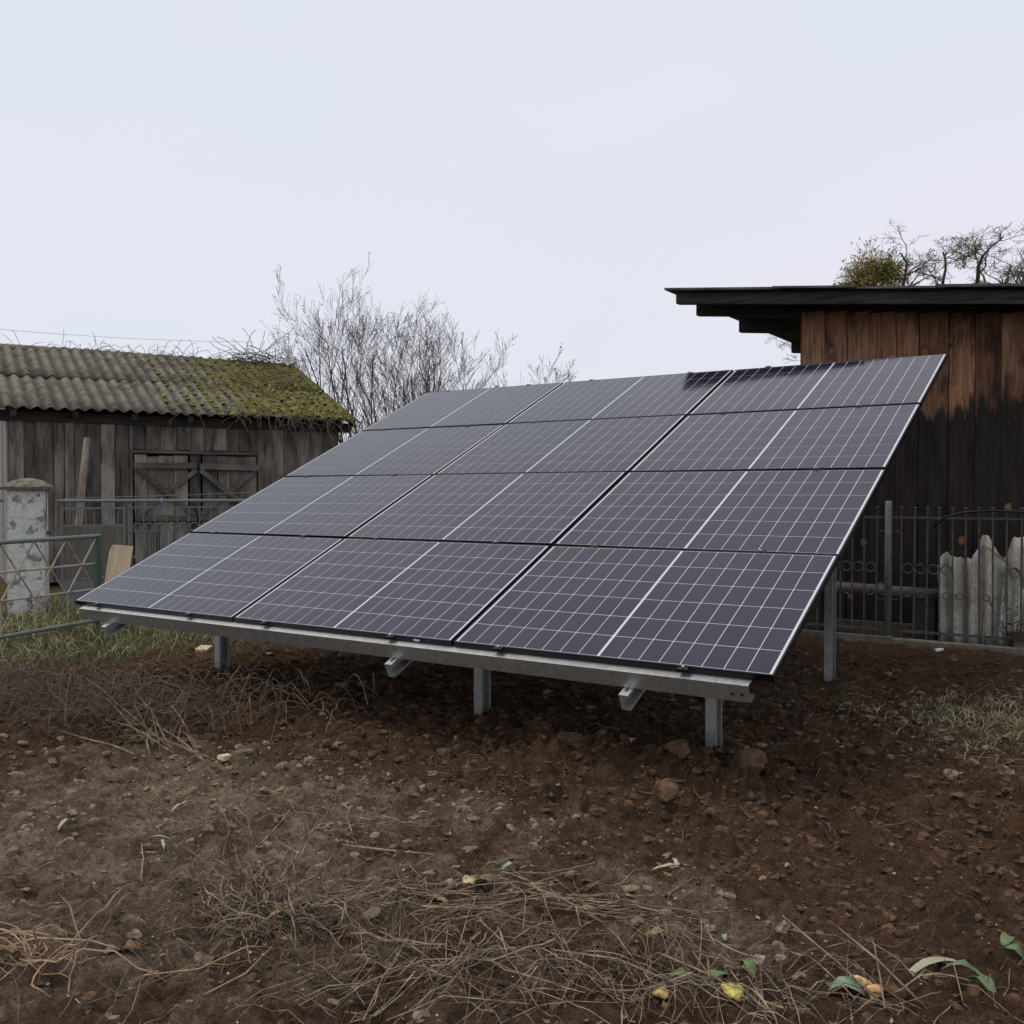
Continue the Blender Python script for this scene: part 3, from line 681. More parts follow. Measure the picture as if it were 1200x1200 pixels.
# blue picket fence going from the pillar along the barn yard
F0, F1 = Vector((-4.22, 2.42, 0)), Vector((-2.2, 6.0, 0)); fd = (F1 - F0).normalized(); FL = (F1 - F0).length
bf = thing('picket_fence', F0, 'faded blue grey iron picket fence with ring ornaments before the barn', 'fence', math.atan2(fd.y, fd.x))
MB().tube([(-.05, 0, 1.33), (FL, 0, 1.325)], .02, 8).build('top_rail', M['blue_paint'], bf)
MB().bar((.75, 0, 1.245), (FL, 0, 1.245), .012, .022).build('rail', M['grey_paint'], bf)
MB().bar((.75, 0, .95), (FL, 0, .95), .008, .012).build('rail', M['grey_paint'], bf)
MB().bar((.75, 0, .16), (FL, 0, .16), .012, .025).build('rail', M['blue_paint'], bf)
MB().tube([(.05, .04, 1.36), (1.5, .04, 1.40), (FL, .04, 1.52)], .004, 4).build('wire', M['grey_paint'], bf)
lb = MB().tube([(0, 0, .08), (0, 0, 1.245)], .0075, 6).mesh('bar', M['grey_paint']); sb = MB().tube([(0, 0, .1), (0, 0, .95)], .006, 6).mesh('bar', M['blue_paint'])
rg = MB().ring((0, 0, 0), .05, .006, (1, 0, 0), (0, 0, 1)).mesh('ring', M['blue_paint'])
x = .80; k = 0
while x < FL:
    link('bar', lb, bf, (x, 0, 0)); link('bar', sb, bf, (x + .0675, .012, 0)); link('ring', rg, bf, (x + .0675, .012, 1.0)); x += .135; k += 1
for x in (.78, 3.0): MB().tube([(x, .03, -.1), (x, .03, 1.34)], .025, 8).build('post', M['blue_paint'], bf)
for x in (1.15, 2.72): MB().ring((x, 0, 1.325), .026, .012, (0, 1, 0), (0, 0, 1), 10, 5).build('blue_binding', M['bright_blue'], bf)
# wicket between pillar and fence
wk = thing('wicket_gate', (F0.x, F0.y, 0), 'small wicket gate with grey board panel and blue steel foot next to the pillar', 'gate', math.atan2(fd.y, fd.x))
MB().box((.02, -.012, .40), (.70, .006, 1.02)).build('panel', M['ply'], wk)
MB().box((.02, -.014, .06), (.70, .008, .36)).build('kick_plate', M['blue_paint'], wk)
for z in (1.03, 1.24, .38, .05): MB().bar((.0, 0, z), (.72, 0, z), .022, .022).build('rail', M['blue_paint'], wk)
for x in (.01, .71): MB().bar((x, 0, .03), (x, 0, 1.26), .024, .024).build('stile', M['blue_paint'], wk)
for k in range(7): MB().tube([(.10 + k * .09, 0, 1.03), (.10 + k * .09, 0, 1.24)], .007, 6).build('bar', M['grey_paint'], wk)
# pale boards beyond the fence
def plank(loc, sz, rot, label):
    o = MB().box((-sz[0] / 2, -sz[1] / 2, 0), (sz[0] / 2, sz[1] / 2, sz[2]), jit=.003, r=rnd).build('plank', M['fresh_wood'], None, loc=loc); o.rotation_euler = rot; tag(o, label, 'plank')
plank((-3.80, 2.82, .02), (.28, .03, .78), (radians(-12), radians(4), radians(32)), 'pale fresh sawn board leaning on the picket fence beside the green gate post')
plank((-4.95, 1.62, .0), (.16, .03, .74), (radians(-8), 0, radians(40)), 'narrow pale board standing left of the whitewashed pillar')
# fence stub left of the pillar
st = thing('rail_fence', (-4.6, 1.88, 0), 'short blue railing with rusty sheet running off beside the whitewashed pillar', 'fence', math.atan2(-fd.y, -fd.x))
MB().tube([(-.05, 0, 1.34), (1.6, 0, 1.36)], .02, 8).build('top_rail', M['blue_paint'], st)
MB().box((.05, -.02, .95), (1.5, -.005, 1.28)).build('rusty_sheet', simple('rust_sheet', (0.10, 0.055, 0.035), 0.9, 0.5, 8), st)
MB().box((.05, -.02, .05), (1.5, -.005, .93)).build('dark_sheet', M['grey_paint'], st)
MB().tube([(1.55, 0, -.1), (1.55, 0, 1.36)], .025, 8).build('post', M['blue_paint'], st)

# green lattice gate standing open in front
G0, G1 = Vector((-2.25, 1.63, 0)), Vector((-1.72, -.65, 0)); gd = (G1 - G0).normalized(); GL = (G1 - G0).length
gate = thing('lattice_gate', G0, 'low green and cream pipe gate with crossed lattice bars standing in grass', 'gate', math.atan2(gd.y, gd.x))
MB().tube([(-.03, 0, .985), (GL, 0, .965)], .021, 10).build('top_rail', M['green_paint'], gate)
MB().tube([(-.0, 0, .125), (GL, 0, .10)], .019, 10).build('bottom_rail', M['green_paint'], gate)
MB().bar((0, 0, -.12), (0, 0, .985), .055, .055).build('post', M['dkgreen_paint'], gate)
for z in (.705, .445): MB().tube([(0, 0, z), (GL, 0, z - .01)], .011, 8).build('rail', M['cream_paint'], gate)
cw = .385; k = 0
while (k + 1) * cw < GL + .2:
    a, c_ = k * cw + .02, (k + 1) * cw
    MB().tube([(a, .008, .965), (c_, .008, .445)], .0095, 6).build('lattice_bar', M['cream_paint'], gate)
    MB().tube([(a, -.008, .445), (c_, -.008, .965)], .0095, 6).build('lattice_bar', M['cream_paint'], gate)
    MB().tube([(c_, 0, .445), (c_, 0, .11)], .0085, 6).build('stay', M['cream_paint'], gate); k += 1
MB().tube([(GL - .02, 0, -.1), (GL - .02, 0, .97)], .022, 8).build('end_post', M['dkgreen_paint'], gate)

# ================================================================== RIGHT FENCE BEFORE THE SHED
FY = 5.15; FX0, FX1 = 2.7, 7.6; FZ = 0.045
rf = thing('iron_fence', (FX0, FY, FZ), 'dark rusty iron bar fence with rings in front of the shed', 'fence')
rel = lambda x: x - FX0
for z, hh in ((1.155, .02), (.115, .022)): MB().bar((0, 0, z), (FX1 - FX0, 0, z), .012, hh).build('rail', M['iron'], rf)
hb = MB().tube([(0, 0, .06), (0, 0, 1.235)], .0085, 6); hb.ring((0, 0, 1.245), .011, .007, (1, 0, 0), (0, 1, 0), 8, 4); hb = hb.mesh('bar', M['iron'])
ri = MB().ring((0, 0, 0), .042, .006, (1, 0, 0), (0, 0, 1)).mesh('ring', M['iron']); ri2 = MB().ring((0, 0, 0), .028, .005, (1, 0, 0), (0, 0, 1), 10, 4).mesh('ring', M['iron'])
x = FX0 + .03; k = 0
while x < FX1:
    if abs(x - 4.68) > .05: link('bar', hb, rf, (rel(x), rnd.uniform(-.003, .003), 0), (rnd.uniform(-.006, .006), rnd.uniform(-.008, .008), 0))
    if k % 3: link('ring', ri2, rf, (rel(x + .055), 0, .46))
    if rnd.random() < .45: link('ring', ri, rf, (rel(x + .055), 0, .69))
    x += .1085; k += 1
for x in (2.74, 4.68, 6.9):
    p = MB().tube([(rel(x), -.005, -.2), (rel(x), -.005, 1.30), (rel(x), -.005, 1.308)], [.032, .032, .026], 14); p.build('post', M['post_grey'], rf, True)
    for z in (.4, 1.03): MB().bar((rel(x) - .09, 0, z), (rel(x) + .09, 0, z), .01, .014).build('bracket', M['iron'], rf)
curb = thing('fence_footing', (FX0, FY, FZ), 'low concrete footing slabs under the iron bar fence', 'footing')
x = FX0 - .1
while x < FX1:
    L = rnd.uniform(1.0, 1.25); MB().box((rel(x), -.16 + rnd.uniform(-.012, .012), -.15), (rel(x + L) - .012, -.06, .055 + rnd.uniform(-.012, .012)), jit=.006, r=rnd).build('slab', M['concrete'], curb); x += L
MB().box((-.05, -.055, -.1), (FX1 - FX0, .1, .03)).build('bed', M['concrete'], curb)
def sx(v): return 6.695 - (6.695 - v) * .9716          # fence line measures
cab = [(5.02, FY - .02, 1.10), (5.12, FY - .03, 1.19), (5.28, FY - .03, 1.235), (5.5, FY - .03, 1.25), (5.9, FY - .03, 1.24), (6.6, FY - .03, 1.2), (6.87, FY - .04, 1.16)]
cab = [(sx(p[0]), p[1], p[2] + .02) for p in cab]
o = MB().tube(cab, .010, 6).shift(cab[0]).build('hose', M['cable'], None, True, cab[0]); tag(o, 'black hose arched over the top rail of the iron fence', 'hose')
lg = [(2.8, FY + .30, .50), (3.9, FY + .29, .505), (5.14, FY + .27, .48)]
o = MB().tube(lg, [.055, .06, .055], 10).shift((2.8, FY + .3, 0)).build('stored_log', M['greylog'], None, True, (2.8, FY + .3, 0)); tag(o, 'long grey log lying level behind the iron fence', 'log')
for x, lab in ((2.95, 'dark block under the far end of the long grey log'), (3.9, 'dark block under the middle of the long grey log'), (4.95, 'dark block under the long grey log next to the jagged cement sheet')):
    o = MB().box((-.09, -.06, -.05), (.09, .06, .435), jit=.01, r=rnd).build('support_block', M['darkblock'], None, loc=(x, FY + .29, 0)); tag(o, lab, 'block', 'blocks under the long log')
def shard(loc, Wd, L, ragged, rot, label, taper=0.0):
    n, seg, p, amp, t = int(Wd / .15 * 12), 8, .15, .030, .009; b = MB()
    for off in (0, t):
        for k in range(seg + 1):
            for i in range(n + 1):
                u = i / n; x_ = (u - .5) * Wd * (1 - taper * (1 - k / seg)); b.v.append((x_, -amp * cos(2 * pi * u * Wd / p) + off, L * ragged(u) * k / seg))
    q_ = n + 1; m_ = q_ * (seg + 1)
    for k in range(seg):
        for i in range(n):
            a = k * q_ + i; b.f += [(a, a + 1, a + q_ + 1, a + q_), (m_ + a, m_ + a + q_, m_ + a + q_ + 1, m_ + a + 1)]
    for i in range(n): a = seg * q_ + i; b.f += [(a, a + 1, m_ + a + 1, m_ + a), (i, m_ + i, m_ + i + 1, i + 1)]
    for k in range(seg): a = k * q_; c_ = a + n; b.f += [(a, a + q_, m_ + a + q_, m_ + a), (c_, m_ + c_, m_ + c_ + q_, c_ + q_)]
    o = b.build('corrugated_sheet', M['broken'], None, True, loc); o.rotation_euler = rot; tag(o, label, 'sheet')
def lerp_tab(tab, u):
    for (a, p_), (b, q_) in zip(tab, tab[1:]):
        if u <= b: return p_ + (q_ - p_) * (u - a) / (b - a) + .006 * sin(u * 60) + .004 * sin(u * 137)
    return tab[-1][1]
rg1 = lambda u: lerp_tab([(0, .70), (.06, .82), (.13, .84), (.2, .80), (.32, .79), (.5, .78), (.58, .85), (.64, .985), (.72, 1.0), (.8, .93), (.88, .83), (1, .76)], u)
rg2 = lambda u: lerp_tab([(0, .62), (.06, .80), (.12, .97), (.3, .98), (.5, .975), (.6, .97), (.66, 1.04), (1, 1.02)], u)
rg3 = lambda u: lerp_tab([(0, .85), (.3, 1), (.5, .96), (.7, .8), (1, .72)], u)
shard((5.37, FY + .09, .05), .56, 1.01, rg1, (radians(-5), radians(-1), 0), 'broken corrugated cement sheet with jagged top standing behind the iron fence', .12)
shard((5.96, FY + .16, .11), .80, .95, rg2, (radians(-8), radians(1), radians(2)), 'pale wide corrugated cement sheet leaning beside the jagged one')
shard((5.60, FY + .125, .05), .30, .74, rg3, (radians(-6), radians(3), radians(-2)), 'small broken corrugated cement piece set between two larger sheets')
st = [(sx(5.43), FY - .0, .98), (sx(5.75), FY + .03, .72), (sx(5.95), FY + .05, .48)]
o = MB().tube(st, [.012, .012, .010], 6).shift(st[2]).build('stick', M['log'], None, True, st[2]); tag(o, 'pale stick slanting across the leaning cement sheets', 'stick')
def twigbush(loc, H, n, seed, label, m='vine', leaf=True):
    r = random.Random(seed); root = thing('weed_plant', loc, label, 'plant'); b = MB(); lf = MB()
    for i in range(n):
        pts = wander(r, (r.uniform(-.06, .06), r.uniform(-.05, .05), 0), (r.uniform(-.4, .4), r.uniform(-.3, .3), 1), H * r.uniform(.6, 1.1), 6, .12); b.tube(pts, [.005, .005, .004, .004, .003, .003, .002], 4, False)
        for p in pts[2:]:
            for k in range(5):
                q_ = p + Vector((r.gauss(0, .03), r.gauss(0, .03), r.gauss(0, .03))); a = r.uniform(0, 6.28); s = r.uniform(.008, .018)
                u = Vector((cos(a), sin(a), r.uniform(-.5, .5))) * s; v_ = Vector((-sin(a), cos(a), r.uniform(-.8, .8))) * s * .6
                lf.add([q_ - u, q_ + v_, q_ + u, q_ - v_], [(0, 1, 2, 3)])
    b.build('stem', M[m], root); lf.build('foliage', M['budleaf'], root)
twigbush((5.72, FY - .02, .07), .45, 6, 4, 'small dark leafless weed growing at the foot of the cement sheets')
blk = MB().box((-.3, -.09, 0), (.3, .07, .06), jit=.012, r=rnd).build('timber_offcut', M['beam'], None, loc=(5.98, FY + .02, .17)); tag(blk, 'dark mossy timber offcut below the leaning cement sheets', 'timber')
blk = MB().box((-.25, -.08, -.03), (.25, .06, .10), jit=.012, r=rnd).build('stone_block', M['concrete'], None, loc=(5.98, FY + .03, .07)); tag(blk, 'grey rubble block under the dark timber offcut', 'rubble')

# ================================================================== TREES
def grow(b_t, b_c, r, p, d, L, rad, depth, spread, up, jit=.12, nseg=6, leaf=None, kids=(4, 7), rmin=.0026):
    pts = wander(r, p, d, L, nseg, jit, up); rads = [max(rmin, rad * (1 - .72 * i / nseg)) for i in range(nseg + 1)]
    (b_t if depth >= 2 and rad > .014 else b_c).tube(pts, rads, 6 if rad > .02 else (4 if rad > .008 else 3), False)
    if depth == 0:
        if leaf is not None and r.random() < .55:
            q_ = pts[-1]; s = r.uniform(.012, .024); a = r.uniform(0, 6.28); u = Vector((cos(a), sin(a), r.uniform(-1, .3))) * s; v_ = u.cross(Vector((0, .3, 1))) * .6; leaf.add([q_, q_ + u + v_, q_ + 2 * u, q_ + u - v_], [(0, 1, 2, 3)])
        return
    for k in range(r.randint(*kids)):
        t = r.uniform(.25, 1.0); i = min(int(t * nseg), nseg - 1); q_ = pts[i].lerp(pts[i + 1], t * nseg - i)
        dd = (pts[i + 1] - pts[i]).normalized(); ax = dd.cross(Vector((r.gauss(0, 1), r.gauss(0, 1), r.gauss(0, 1)))).normalized()
        nd = (Matrix.Rotation(spread * r.uniform(.6, 1.3), 3, ax) @ dd)
        grow(b_t, b_c, r, q_, nd, L * r.uniform(.36, .6) * (1.15 - .5 * t), rads[i] * .55, depth - 1, spread, up, jit, max(3, nseg - 1), leaf, kids, rmin)
def bush(loc, stems, seed, label, group=None):
    r = random.Random(seed); root = thing('bare_tree', loc, label, 'tree', group=group); c = MB(); lf = MB()
    for (ox, oy, dx, dy, H, rad) in stems:
        s = MB(); grow(s, c, r, (ox, oy, -.1), (dx, dy, 1), H, rad, 3, .55, .05, .055, 9, lf, (5, 7)); s.build('trunk', M['bark'], root, True)
    c.build('crown', M['twig'], root); lf.build('leaf', M['budleaf'], root)['kind'] = 'stuff'
rt = Vector((.8306, .5568, 0))      # east-north-east, along the hedge line
def st_(off, lean, H, rad, dep=0.0):
    return (rt.x * off - rt.y * dep, rt.y * off + rt.x * dep, rt.x * lean, rt.y * lean, H, rad)
rb = random.Random(4)
sA = [st_(-.5 + 1.6 * k / 16 + rb.uniform(-.05, .05), -.36 + .40 * k / 16 + rb.uniform(-.07, .07), rb.uniform(4.0, 4.9) * (1 - .26 * abs(k / 16 - .35)), rb.uniform(.026, .036), rb.uniform(-.35, .35)) for k in range(17)]
bush((-6.85, 10.9, 0), sA, 21, 'taller leafless tree with many slender stems fanning up beside the barn')
sB = [st_(-.9 + 2.0 * k / 12 + rb.uniform(-.05, .05), -.10 + .55 * k / 12 + rb.uniform(-.06, .06), rb.uniform(4.0, 4.6) * (1 - .20 * k / 12), rb.uniform(.024, .036), rb.uniform(-.3, .3)) for k in range(13)]
bush((-5.35, 11.9, 0), sB, 33, 'lower leafless tree of slender stems leaning towards the shed side')
# old fruit tree behind the shed
def fruit_tree():
    r = random.Random(12); root = thing('fruit_tree', (4.15, 12.3, 0), 'gnarled leafless fruit tree with lichened branches rising behind the shed roof', 'tree'); t = MB(); c = MB()
    t.tube([(0, 0, -.2), (.05, 0, 1.6), (-.05, .05, 3.5), (-.02, .03, 4.15)], [.22, .18, .14, .09], 10, False)
    for x, z, dx, dy, dz, L, rad in ((0, 3.7, -1.0, -.2, .62, 1.7, .05), (0, 3.9, -.8, -.5, .75, 1.5, .045), (0, 4.0, .05, .3, .95, 1.3, .05), (0, 3.9, .6, -.5, .75, 1.5, .05), (0, 3.8, 1.0, .3, .62, 1.9, .055), (0, 4.0, .35, -.1, .9, 1.4, .045), (0, 3.9, -.3, -.4, .9, 1.2, .04), (0, 3.7, -1.1, .5, .5, 1.7, .045), (0, 3.8, .9, .7, .7, 1.7, .045), (0, 3.6, 1.1, -.3, .52, 2.1, .05)):
        grow(t, c, r, (x, .03, z + .18), (dx, dy, dz * .62), L * 1.3, rad, 3, 1.0, .0, .22, 8, None, (6, 9), .003)
    zm = max(p[2] for p in t.v + c.v); k = 1.35 / (zm - 4.3)                  # old pruned crown: low and spreading
    for mb in (t, c): mb.v = [(x_ * 1.12, y_, z_ if z_ < 4.3 else 4.3 + (z_ - 4.3) * k) for x_, y_, z_ in mb.v]
    t.build('trunk', M['bark_l'], root, True); c.build('crown', M['twig_l'], root)
fruit_tree()
def mistletoe(loc, R, seed, n, label):
    r = random.Random(seed); root = thing('mistletoe', loc, label, 'mistletoe'); b = MB(); lf = MB()
    for i in range(n):
        d = Vector((r.gauss(0, 1.1), r.gauss(0, 1), r.gauss(0, .7))).normalized(); L = R * r.uniform(.55, 1.05) * (1.15 if d.x < 0 else .95)
        pts = wander(r, (0, 0, 0), d, L, 5, .16); b.tube(pts, [.008, .006, .005, .004, .003, .003], 3, False)
        for p in pts[2:]:
            for k in range(8):
                q_ = p + Vector((r.gauss(0, .05), r.gauss(0, .05), r.gauss(0, .05))) * R * 1.6; dd = (d + Vector((r.gauss(0, .7), r.gauss(0, .7), r.gauss(0, .7)))).normalized(); s = r.uniform(.016, .032); v_ = dd.cross(Vector((r.gauss(0, 1), r.gauss(0, 1), 1))).normalized() * s * .3
                lf.add([q_, q_ + dd * s + v_, q_ + dd * 2 * s, q_ + dd * s - v_], [(0, 1, 2, 3)])
    b.build('stem', M['twig_l'], root); lf.build('foliage', M['mistletoe'], root)
mistletoe((3.10, 11.65, 4.86), .52, 9, 210, 'dense round yellow green mistletoe clump in the fruit tree above the shed roof')
mistletoe((2.80, 11.45, 4.70), .36, 19, 60, 'looser low mistletoe tuft beside the dense clump over the shed roof')
mistletoe((4.30, 12.0, 5.05), .24, 29, 14, 'small sparse mistletoe tuft high between the fruit tree branches')

# ================================================================== SOIL CLODS, STRAW, GRASS (uncountable cover)
def ico():
    t = (1 + sqrt(5)) / 2; v = [Vector(p).normalized() for p in ((-1, t, 0), (1, t, 0), (-1, -t, 0), (1, -t, 0), (0, -1, t), (0, 1, t), (0, -1, -t), (0, 1, -t), (t, 0, -1), (t, 0, 1), (-t, 0, -1), (-t, 0, 1))]
    f = [(0, 11, 5), (0, 5, 1), (0, 1, 7), (0, 7, 10), (0, 10, 11), (1, 5, 9), (5, 11, 4), (11, 10, 2), (10, 7, 6), (7, 1, 8), (3, 9, 4), (3, 4, 2), (3, 2, 6), (3, 6, 8), (3, 8, 9), (4, 9, 5), (2, 4, 11), (6, 2, 10), (8, 6, 7), (9, 8, 1)]
    return v, f
def sub(v, f):
    v = list(v); c = {}; g = []
    def m(a, b):
        k = (min(a, b), max(a, b))
        if k not in c: c[k] = len(v); v.append(((v[a] + v[b]) / 2).normalized())
        return c[k]
    for a, b, d in f: x_, y_, z_ = m(a, b), m(b, d), m(d, a); g += [(a, x_, z_), (b, y_, x_), (d, z_, y_), (x_, y_, z_)]
    return v, g
I1 = ico(); I2 = sub(*I1); I3 = sub(*I2)
def lump(r, R, base, flat=.75, amp=.28):
    v, f = base; o = [Vector((r.gauss(0, 1), r.gauss(0, 1), r.gauss(0, 1))) for _ in range(4)]; e = Matrix.Rotation(r.uniform(0, 6.28), 3, 'Z'); sx_ = r.uniform(.75, 1.3); res = []
    for p in v:
        k = 1 + amp * sum(sin(q_.dot(p) * 2.2 + q_.x * 5) for q_ in o) / 2.2 + r.uniform(-.07, .07)
        q_ = e @ Vector((p.x * sx_, p.y / sx_, p.z * flat)); res.append(q_ * R * k)
    return res, f
r = random.Random(77); cl = MB(); cl2 = MB(); n = 0; DG = dryness(GX, GY)
while n < 24000:
    x, y = r.uniform(-.3, 7.2), r.uniform(-2.6, 4.4); T = near_of(TG, x, y)
    if r.random() > .18 + .82 * T ** 1.3: continue
    near = sqrt((x - 6.7) ** 2 + (y + 4.1) ** 2); R = min(.021, .0036 * r.paretovariate(1.7)) * (1 if near < 5 else 1.35)
    v, f = lump(r, R, I1 if R < .012 else I2, r.uniform(.4, .8), .5); z = gz(x, y) + R * .02
    (cl2 if near_of(DG, x, y) + r.gauss(0, .2) > .5 else cl).add([(p.x + x, p.y + y, p.z + z) for p in v], f); n += 1
M['dryclod'] = simple('dry_clod_soil', (0.205, 0.150, 0.105), 0.95, 0.5, 28, spec=0.15, bump=1.0)
o = cl.build('soil_crumbs', M['clod']); tag(o, 'loose crumbs of dark brown dug soil scattered over the ground', 'soil', kind='stuff')
o = cl2.build('dry_crumbs', M['dryclod']); tag(o, 'pale dry soil crumbs on the trodden earth', 'soil', kind='stuff')
for i, (x, y, R, ms, lab) in enumerate([(5.03, .56, .085, 'redclod', 'largest reddish angular soil clod right of the front steel post'), (4.70, .40, .065, 'redclod', 'rounded soil clod on the dug mound before the right front post'), (4.93, -.27, .060, 'clod', 'brown soil clod at the edge of the dug mound with small crumbs around'), (4.16, .25, .075, 'clod', 'broad soil clod below the slotted rafter end'), (5.08, .42, .040, 'redclod', 'small soil clod touching the largest reddish clod'), (5.02, -.30, .036, 'clod', 'small pale soil clod beside the mound edge clod')]):
    v, f = lump(random.Random(50 + i), R, I3, .72, .34); o = MB().add(v, f).build('soil_clod', M[ms], None, loc=(x, y, gz(x, y) + R * .35)); tag(o, lab, 'clod')

def stem_path(r, x, y, a, L, n=5, lift=.02, curl=.25, h0=0.0):
    pts = []; amp = r.uniform(0, lift); ph = r.uniform(0, pi)
    for i in range(n + 1):
        t = i / n; pts.append((x, y, gz(x, y) + .004 + h0 + amp * sin(pi * t) + r.uniform(0, lift * .25)))
        a += r.gauss(0, curl); x += cos(a) * L / n; y += sin(a) * L / n
    return pts
IR = math.atan2(.5568, .8306)
def straw(name, specs, m, seed, label, cat='straw', dens=1.0):
    r = random.Random(seed); b = MB()
    for (cx, cy, su, sv, n, L0, L1, rad, ang, spr, lift) in specs:     # su along the hedge direction, sv across
        for i in range(int(n * dens)):
            u, v_ = r.gauss(0, su), r.gauss(0, sv); x, y = cx + u * cos(IR) - v_ * sin(IR), cy + u * sin(IR) + v_ * cos(IR)
            L = r.uniform(L0, L1); a = ang + r.gauss(0, spr); x -= cos(a) * L / 2; y -= sin(a) * L / 2; R = rad * r.uniform(.35, 1.05)
            nn = 5 if L > .1 else 3; pts = stem_path(r, x, y, a, L, nn, lift * .6, .07 if r.random() < .7 else .25, r.uniform(-.006, lift * .7))
            if r.random() < .2:                     # flattened blade
                w0 = r.uniform(.0008, .0024); ca, sa = -sin(a) * w0, cos(a) * w0; o_ = len(b.v); tw = r.uniform(-.8, .8)
                for q_ in pts: b.v += [(q_[0] - ca, q_[1] - sa, q_[2] - w0 * tw), (q_[0] + ca, q_[1] + sa, q_[2] + w0 * tw)]
                b.f += [(o_ + 2 * k, o_ + 2 * k + 1, o_ + 2 * k + 3, o_ + 2 * k + 2) for k in range(nn)]
            else: b.tube(pts, [R] * nn + [R * .5], 4 if R > .002 else 3, False)
    o = b.build(name, M[m]); tag(o, label, cat, kind='stuff'); return o
W = 9.0
straw('straw_litter', [(5.15, -1.78, .42, .13, 420, .10, .5, .0017, IR, W, .05), (4.75, -1.72, .35, .16, 220, .08, .4, .0017, IR, W, .05), (4.95, -1.38, .26, .045, 60, .3, .75, .0024, IR, .13, .03), (4.6, -1.55, .3, .1, 110, .1, .45, .0018, IR, .5, .03),
    (5.9, -1.45, .3, .09, 150, .1, .4, .0018, IR, W, .05), (4.0, -2.4, .35, .15, 120, .06, .3, .0016, IR, W, .03), (3.6, -1.2, .3, .14, 80, .1, .45, .002, IR, W, .06), (5.75, 2.3, .5, .5, 160, .1, .4, .0024, IR, 1.0, .03),
    (3.6, -1.7, 1.2, .5, 240, .04, .2, .0014, IR, W, .015), (5, .1, 1.6, .7, 160, .04, .2, .0015, IR, W, .012), (2, .6, 1.3, .6, 120, .05, .25, .0024, IR, W, .02), (.2, -.2, .8, .6, 140, .1, .4, .0028, IR, W, .04), (5.7, 1.0, .8, 1.2, 90, .05, .25, .002, IR, W, .015)], 'straw', 1, 'dry tan straw and stems littering the front of the dug earth', dens=.42)
straw('dark_litter', [(5.1, -1.75, .5, .15, 260, .08, .4, .0018, IR, W, .04), (4.3, -1.9, .5, .2, 260, .08, .35, .0018, IR, W, .04), (1.6, -.72, .6, .2, 480, .12, .5, .0034, IR + .6, .9, .30), (.9, -.6, .5, .25, 330, .12, .5, .0034, IR, W, .26), (4.4, -1.2, 1.6, .6, 420, .03, .2, .0016, IR, W, .012), (5.6, 1.6, .9, 1.5, 160, .06, .3, .0025, IR, W, .02), (5.2, 3.8, .9, .6, 160, .06, .3, .003, IR, W, .03), (2.8, .4, 1.3, .8, 200, .05, .25, .0026, IR, W, .02)], 'straw_dark', 2, 'rotten dark brown stalks mixed into the earth', dens=1.1)
def flakes(name, specs, m, seed, label):
    r = random.Random(seed); b = MB()
    for cx, cy, su, sv, n, s0, s1 in specs:
        for i in range(n):
            x, y = cx + r.gauss(0, su), cy + r.gauss(0, sv); z = gz(x, y) + .003; a = r.uniform(0, 6.28); L = r.uniform(s0, s1); w_ = L * r.uniform(.25, .6); c_, s_ = cos(a), sin(a); k1, k2, k3 = (r.uniform(-.1, .45) * L for _ in range(3))
            P = lambda u, v, h: (x + u * c_ - v * s_, y + u * s_ + v * c_, z + max(0, h))
            b.add([P(-L, 0, k1), P(-.3 * L, -w_, k2), P(.5 * L, -w_ * .7, k3), P(L, 0, k2), P(.4 * L, w_ * .8, k1), P(-.4 * L, w_, k3), P(0, 0, 0)], [(0, 1, 6), (1, 2, 6), (2, 3, 6), (3, 4, 6), (4, 5, 6), (5, 0, 6)])
    o = b.build(name, M[m]); tag(o, label, 'leaf litter', kind='stuff')
M['flake'] = simple('rotten_leaf', (0.125, 0.078, 0.05), 0.85, 0.6, 14, kind='world'); M['flake_l'] = simple('pale_leaf_scrap', (0.25, 0.19, 0.125), 0.85, 0.5, 14, kind='world')
flakes('leaf_litter', [(5.2, -1.6, .7, .3, 260, .008, .022), (4.0, -1.9, .7, .5, 200, .006, .018), (1.5, -.6, 1.0, .5, 300, .012, .035), (5.4, 2.8, 1.0, 1.2, 500, .012, .035), (3.5, .2, 1.6, 1.0, 350, .006, .02), (.0, .4, .8, .8, 200, .015, .04)], 'flake', 3, 'rotten brown leaf flakes strewn over the soil')
flakes('leaf_scraps', [(5.2, -1.6, .7, .3, 90, .006, .018), (4.0, -1.7, .9, .5, 90, .005, .014), (1.5, -.6, 1.0, .5, 70, .01, .03), (5.6, 2.4, .8, 1.0, 120, .01, .028), (4.2, .0, 1.6, .8, 90, .005, .014)], 'flake_l', 4, 'pale dry leaf and bark scraps strewn over the soil')
def roots(name, cx, cy, n, R, H, m, seed, label, rad=.0022):
    r = random.Random(seed); b = MB(); z0 = gz(cx, cy)
    for i in range(n):
        a = r.uniform(0, 6.28); rr = R * sqrt(r.random()); p = (cx + rr * cos(a), cy + rr * sin(a) * .55, z0 + r.uniform(.0, H))
        pts = wander(r, p, (r.gauss(0, 1), r.gauss(0, 1), r.gauss(0, .35)), r.uniform(.08, .38), 7, .38); pts = [Vector((q_.x, q_.y, max(q_.z, gz(q_.x, q_.y) + .003))) for q_ in pts]
        b.tube(pts, [rad * r.uniform(.5, 1.3)] * 7 + [rad * .4], 4, False)
    b.shift((cx, cy, z0)); o = b.build(name, M[m], None, loc=(cx, cy, z0)); tag(o, label, 'roots')
roots('root_clump', 4.27, -1.93, 210, .24, .11, 'straw', 5, 'tangled tan root clump pulled from the soil lying on bare earth')
roots('root_clump', 4.16, -1.90, 90, .20, .06, 'straw_dark', 6, 'dark root tangle beneath the pale root clump')
roots('root_runner', 3.93, -2.52, 30, .14, .03, 'root', 7, 'pale branching root runner at the trodden soil edge', .0026)
